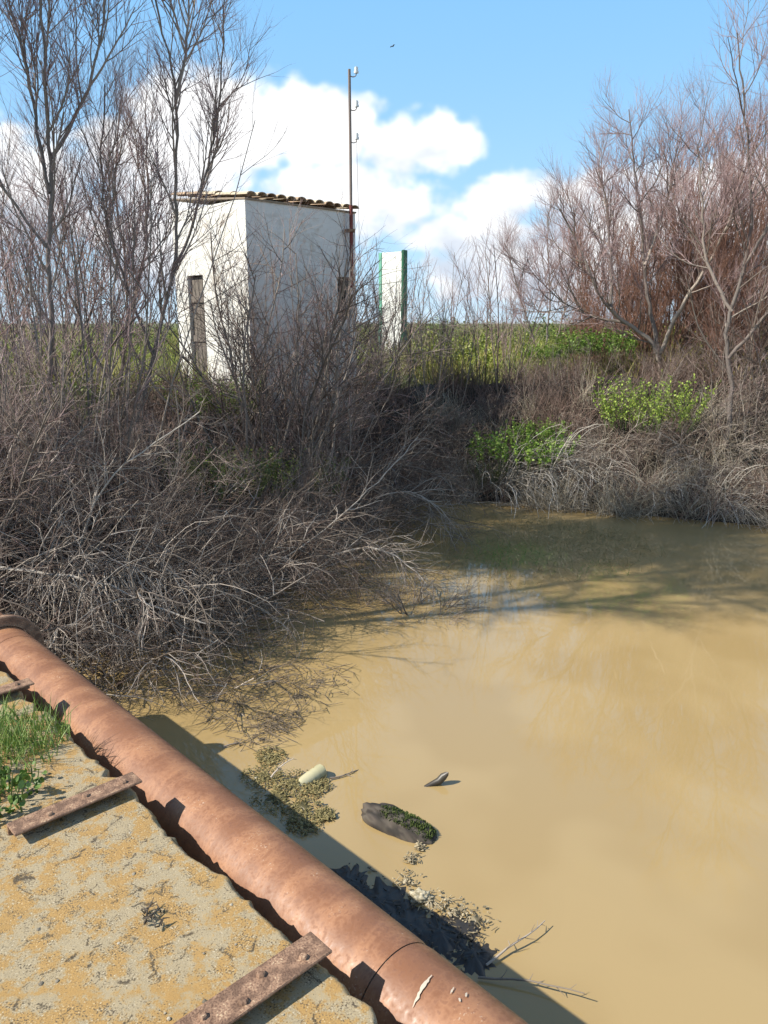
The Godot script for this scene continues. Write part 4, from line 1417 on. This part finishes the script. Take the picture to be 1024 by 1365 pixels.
	for q in [
		[[V(-3.1, 0.78, -5.3), V(-2.6, 0.72, -5.25), V(-2.2, 0.69, -5.2), V(-1.85, 0.62, -5.15), V(-1.6, 0.5, -5.1), V(-1.25, 0.4, -5.05)], 0.014, 0.005, "long white fallen branch at the left edge above the pipe"],
		[[V(-2.5, 0.5, -5.9), V(-2.28, 1.0, -5.75), V(-1.95, 1.42, -5.7), V(-1.65, 1.62, -5.7), V(-1.35, 1.82, -5.7)], 0.010, 0.004, "pale bent branch rising through the dead shrubs below the leaning tree"],
		[[V(-1.0, 0.35, -6.6), V(-0.7, 0.5, -6.7), V(-0.35, 0.75, -6.9), V(0.0, 1.05, -7.2), V(0.35, 1.35, -7.6)], 0.0065, 0.003, "slanting grey branch pointing up right from the central tangle"],
		[[V(-0.5, 0.3, -7.0), V(-0.1, 0.42, -6.9), V(0.2, 0.3, -6.8), V(0.4, 0.12, -6.7)], 0.011, 0.004, "grey branch arching low over the water at the centre"],
		[[V(-0.1, 0.5, -8.6), V(0.3, 0.6, -8.5), V(0.6, 0.45, -8.4), V(0.8, 0.2, -8.3)], 0.011, 0.004, "grey branch tips hanging over the water near the inner corner"]]:
		rng.seed = hash(q[3])
		var sets := [Builder.new(), Builder.new()]
		var way := []
		for p in q[0]:
			way.append(p - q[0][0])
		limb(fl, way, q[1], q[2], sets, 7)
		var t := thing("fallen_branch", q[3], "branch", q[0][0], 0, "pale dead branches in the left thicket")
		part("stem", sets[0].mesh(), M.bark, t)
		part("shoots", sets[1].mesh(), M.twig, t)
	# stems that hang straight down over the shaded water
	var hang := stalks(460, 60, 0.4, 0.95, V(0.1, -1.3, 0.1), 0.22, 0.3, DEAD_A, DEAD_B, 0.004)
	for q in [[-2.15, 0.75, -5.15, 0, "curtain of hanging dead stems above the shaded water by the pipe"], [-1.75, 0.7, -5.35, 1, "hanging dead stems left of the debris raft"], [-1.4, 0.62, -5.5, 2, "hanging dead stems just above the debris raft"]]:
		single("hanging_stems", hang, M.twig, q[4], "dead stems", V(q[0], q[1], q[2]), q[3], "hanging dead stems in the left thicket")
	# drowned tuft of twigs in the open water
	var tuftw := [lv(6, 0.16, 0.0, 8, 0.15, 0, 0.5, 0.006, 4, GREY_A, GREY_B), lv(4, 0.18, 0.0, 6, 0.1, 38, 0.28, 0.0042, 3, GREY_A, GREY_B), lv(3, 0.16, 0.0, 0, 0, 34, 0.15, 0.003, 3, GREY_A, GREY_B)]
	plant("drowned_shrub", "small drowned twiggy shrub standing in the water at the centre", "shrub", bush(470, 12, 35, 78, V(0.5, 0, 0), 0.1, tuftw), V(0.3, 0.02, -6.35), 0, Vector3.ONE)
	plant("drowned_shrub", "drowned twigs beside the thicket's trailing tips", "shrub", bush(471, 9, 35, 78, V(0.5, 0, 0), 0.1, tuftw), V(-0.2, 0.02, -6.7), 0.4, Vector3.ONE * 0.8)
	# thin weed in the shallow water near the far shore
	var strand := blades(480, 22, 0.22, 0.05, 0.22, 0.003, 1.6, Color(0.16, 0.13, 0.05), Color(0.32, 0.26, 0.12))
	rng.seed = 481
	var list := []
	var cols := []
	for k in 520:
		var g := rf(0, TAU)
		var r := sqrt(rng.randf())
		var p := V(1.25 + cos(g) * r * 1.7, -0.02, -8.4 + sin(g) * r * 1.3)
		if p.x < 0.2:
			continue
		list.append(xf(p, rf(0, TAU), V(1.2, rf(0.3, 0.9), 1.2)))
		cols.append(Color(0.55, 1.1, 0.5) if (p - V(1.3, 0, -8.0)).length() < 0.45 or (p - V(2.3, 0, -7.3)).length() < 0.3 else Color.WHITE)
	stuff("water_weed", "thin drowned grass showing in the shallow water near the far shore", "water weed", strand, M.grass_blade, list, cols)
	# small litter on the slab
	rng.seed = 490
	var peb := []
	for k in 3:
		peb.append(lump(491 + k, V(0.006, 0.0028, 0.005), 0.3, Color(0.85, 0.85, 0.85), Color(1, 1, 1), func(_d): return 1.0))
	list = []
	cols = []
	for k in 220:
		var s := pow(rng.randf(), 3.5) * 0.9 + 0.2
		cols.append(Color(0.13, 0.11, 0.08).lerp(Color(0.52, 0.46, 0.35), rng.randf()))
		list.append(xf(sw(rf(-3.0, -0.9), EDGE_W + rf(0.04, 0.85), SLAB_Y - 0.003), rf(0, TAU), V(s, s, s)))
	stuff("grit", "loose grit and crumbs scattered on the concrete slab", "grit", peb[0], M.debris, list, cols)
	var crumb := Builder.new()
	for k in 14:
		var p := V(rf(-0.03, 0.03), 0.006, rf(-0.03, 0.03))
		tube(crumb, PackedVector3Array([p, p + rdir() * 0.012 + V(0, 0.006, 0), p + V(rf(-0.03, 0.03), rf(0.002, 0.016), rf(-0.03, 0.03))]), PackedFloat32Array([0.003, 0.0025, 0.001]), 4, Color(0.05, 0.04, 0.03), Color(0.10, 0.08, 0.06))
	single("dry_sprig", crumb.mesh(), M.debris, "small dark dry sprig lying in the middle of the slab", "sprig", sw(-1.62, -0.72, SLAB_Y))

func make_bird() -> void:
	var t := thing("bird", "tiny dark bird flying high in the blue sky above the mast", "bird", V(0.42, 15.7, -42.3), 0.5)
	part("body", lump(500, V(0.11, 0.026, 0.03), 0.05, Color.WHITE, Color.WHITE, func(d: Vector3): return 1.0 - 0.4 * absf(d.x)), M.bird_dark, t)
	for s in [-1, 1]:
		var m := Builder.new()
		for e in [[0.0, 0.10, 0.0, 0.16, 0.07], [0.16, 0.09, 0.05, 0.36, 0.02]]:
			var y0: float = 0.02 if e[0] == 0.0 else 0.075
			var y1: float = 0.075 if e[0] == 0.0 else 0.03
			block(m, V(0.02 - e[2] * 0.3, (y0 + y1) * 0.3, s * (e[0] + e[3]) * 0.3), V(e[1] * 0.36, 0, 0), V(0, 0.005, 0), V(0, (y1 - y0) * 0.3, s * (e[3] - e[0]) * 0.3), 0.002, Color.WHITE)
		part("wing", m.mesh(), M.bird_dark, t)

# ---------------------------------------------------------------- scene
func _ready() -> void:
	var cam := Camera3D.new()
	cam.name = "camera"
	add_child(cam)
	cam.position = V(0, 2.45, 0)
	cam.rotation_degrees = V(-13.8, 0, 0)
	cam.fov = 67.3
	cam.near = 0.05
	cam.far = 4000
	cam.current = true
	var env := Environment.new()
	env.background_mode = Environment.BG_SKY
	env.sky = make_sky()
	env.background_energy_multiplier = 1.0
	env.tonemap_mode = Environment.TONE_MAPPER_LINEAR
	env.tonemap_exposure = 1.52
	env.sdfgi_enabled = true
	env.ssao_enabled = true
	env.ssil_enabled = true
	var we := WorldEnvironment.new()
	we.name = "world"
	we.environment = env
	add_child(we)
	var sun := DirectionalLight3D.new()
	sun.name = "sun"
	sun.light_energy = 1.6
	sun.light_color = Color(1.0, 0.97, 0.92)
	sun.light_angular_distance = 0.5
	sun.shadow_enabled = true
	add_child(sun)
	sun.look_at_from_position(V(-0.721, 0.669, 0.18) * 10.0, Vector3.ZERO)
	soft_noise.seed = 1
	soft_noise.frequency = 0.05
	soft_noise.fractal_octaves = 3
	fine_noise.seed = 2
	fine_noise.frequency = 0.1
	fine_noise.fractal_octaves = 4
	print("sky ", Time.get_ticks_msec())
	make_materials()
	print("materials ", Time.get_ticks_msec())
	make_land()
	make_slab()
	make_hut()
	print("structure ", Time.get_ticks_msec())
	make_trees()
	print("trees ", Time.get_ticks_msec())
	make_shrubs()
	print("shrubs ", Time.get_ticks_msec())
	make_greens()
	print("greens ", Time.get_ticks_msec())
	make_pipe()
	make_bar(-2.2, -0.968, 0.40, 0.075, [[0.05, 0.005], [0.17, -0.008], [0.29, 0.01]], "middle rusty angle iron bar beside the grass clump")
	make_bar(-1.237, -0.968, 0.62, 0.085, [[0.065, 0.012], [0.165, -0.016], [0.235, 0.018], [0.32, -0.012]], "rusty angle iron bar nearest the bottom edge with four bolts")
	make_bar(-3.164, -0.972, 0.5, 0.07, [[0.06, 0.0]], "rusty angle iron bar at the left edge beyond the grass clump")
	make_debris()
	make_bird()
	print("done ", Time.get_ticks_msec())
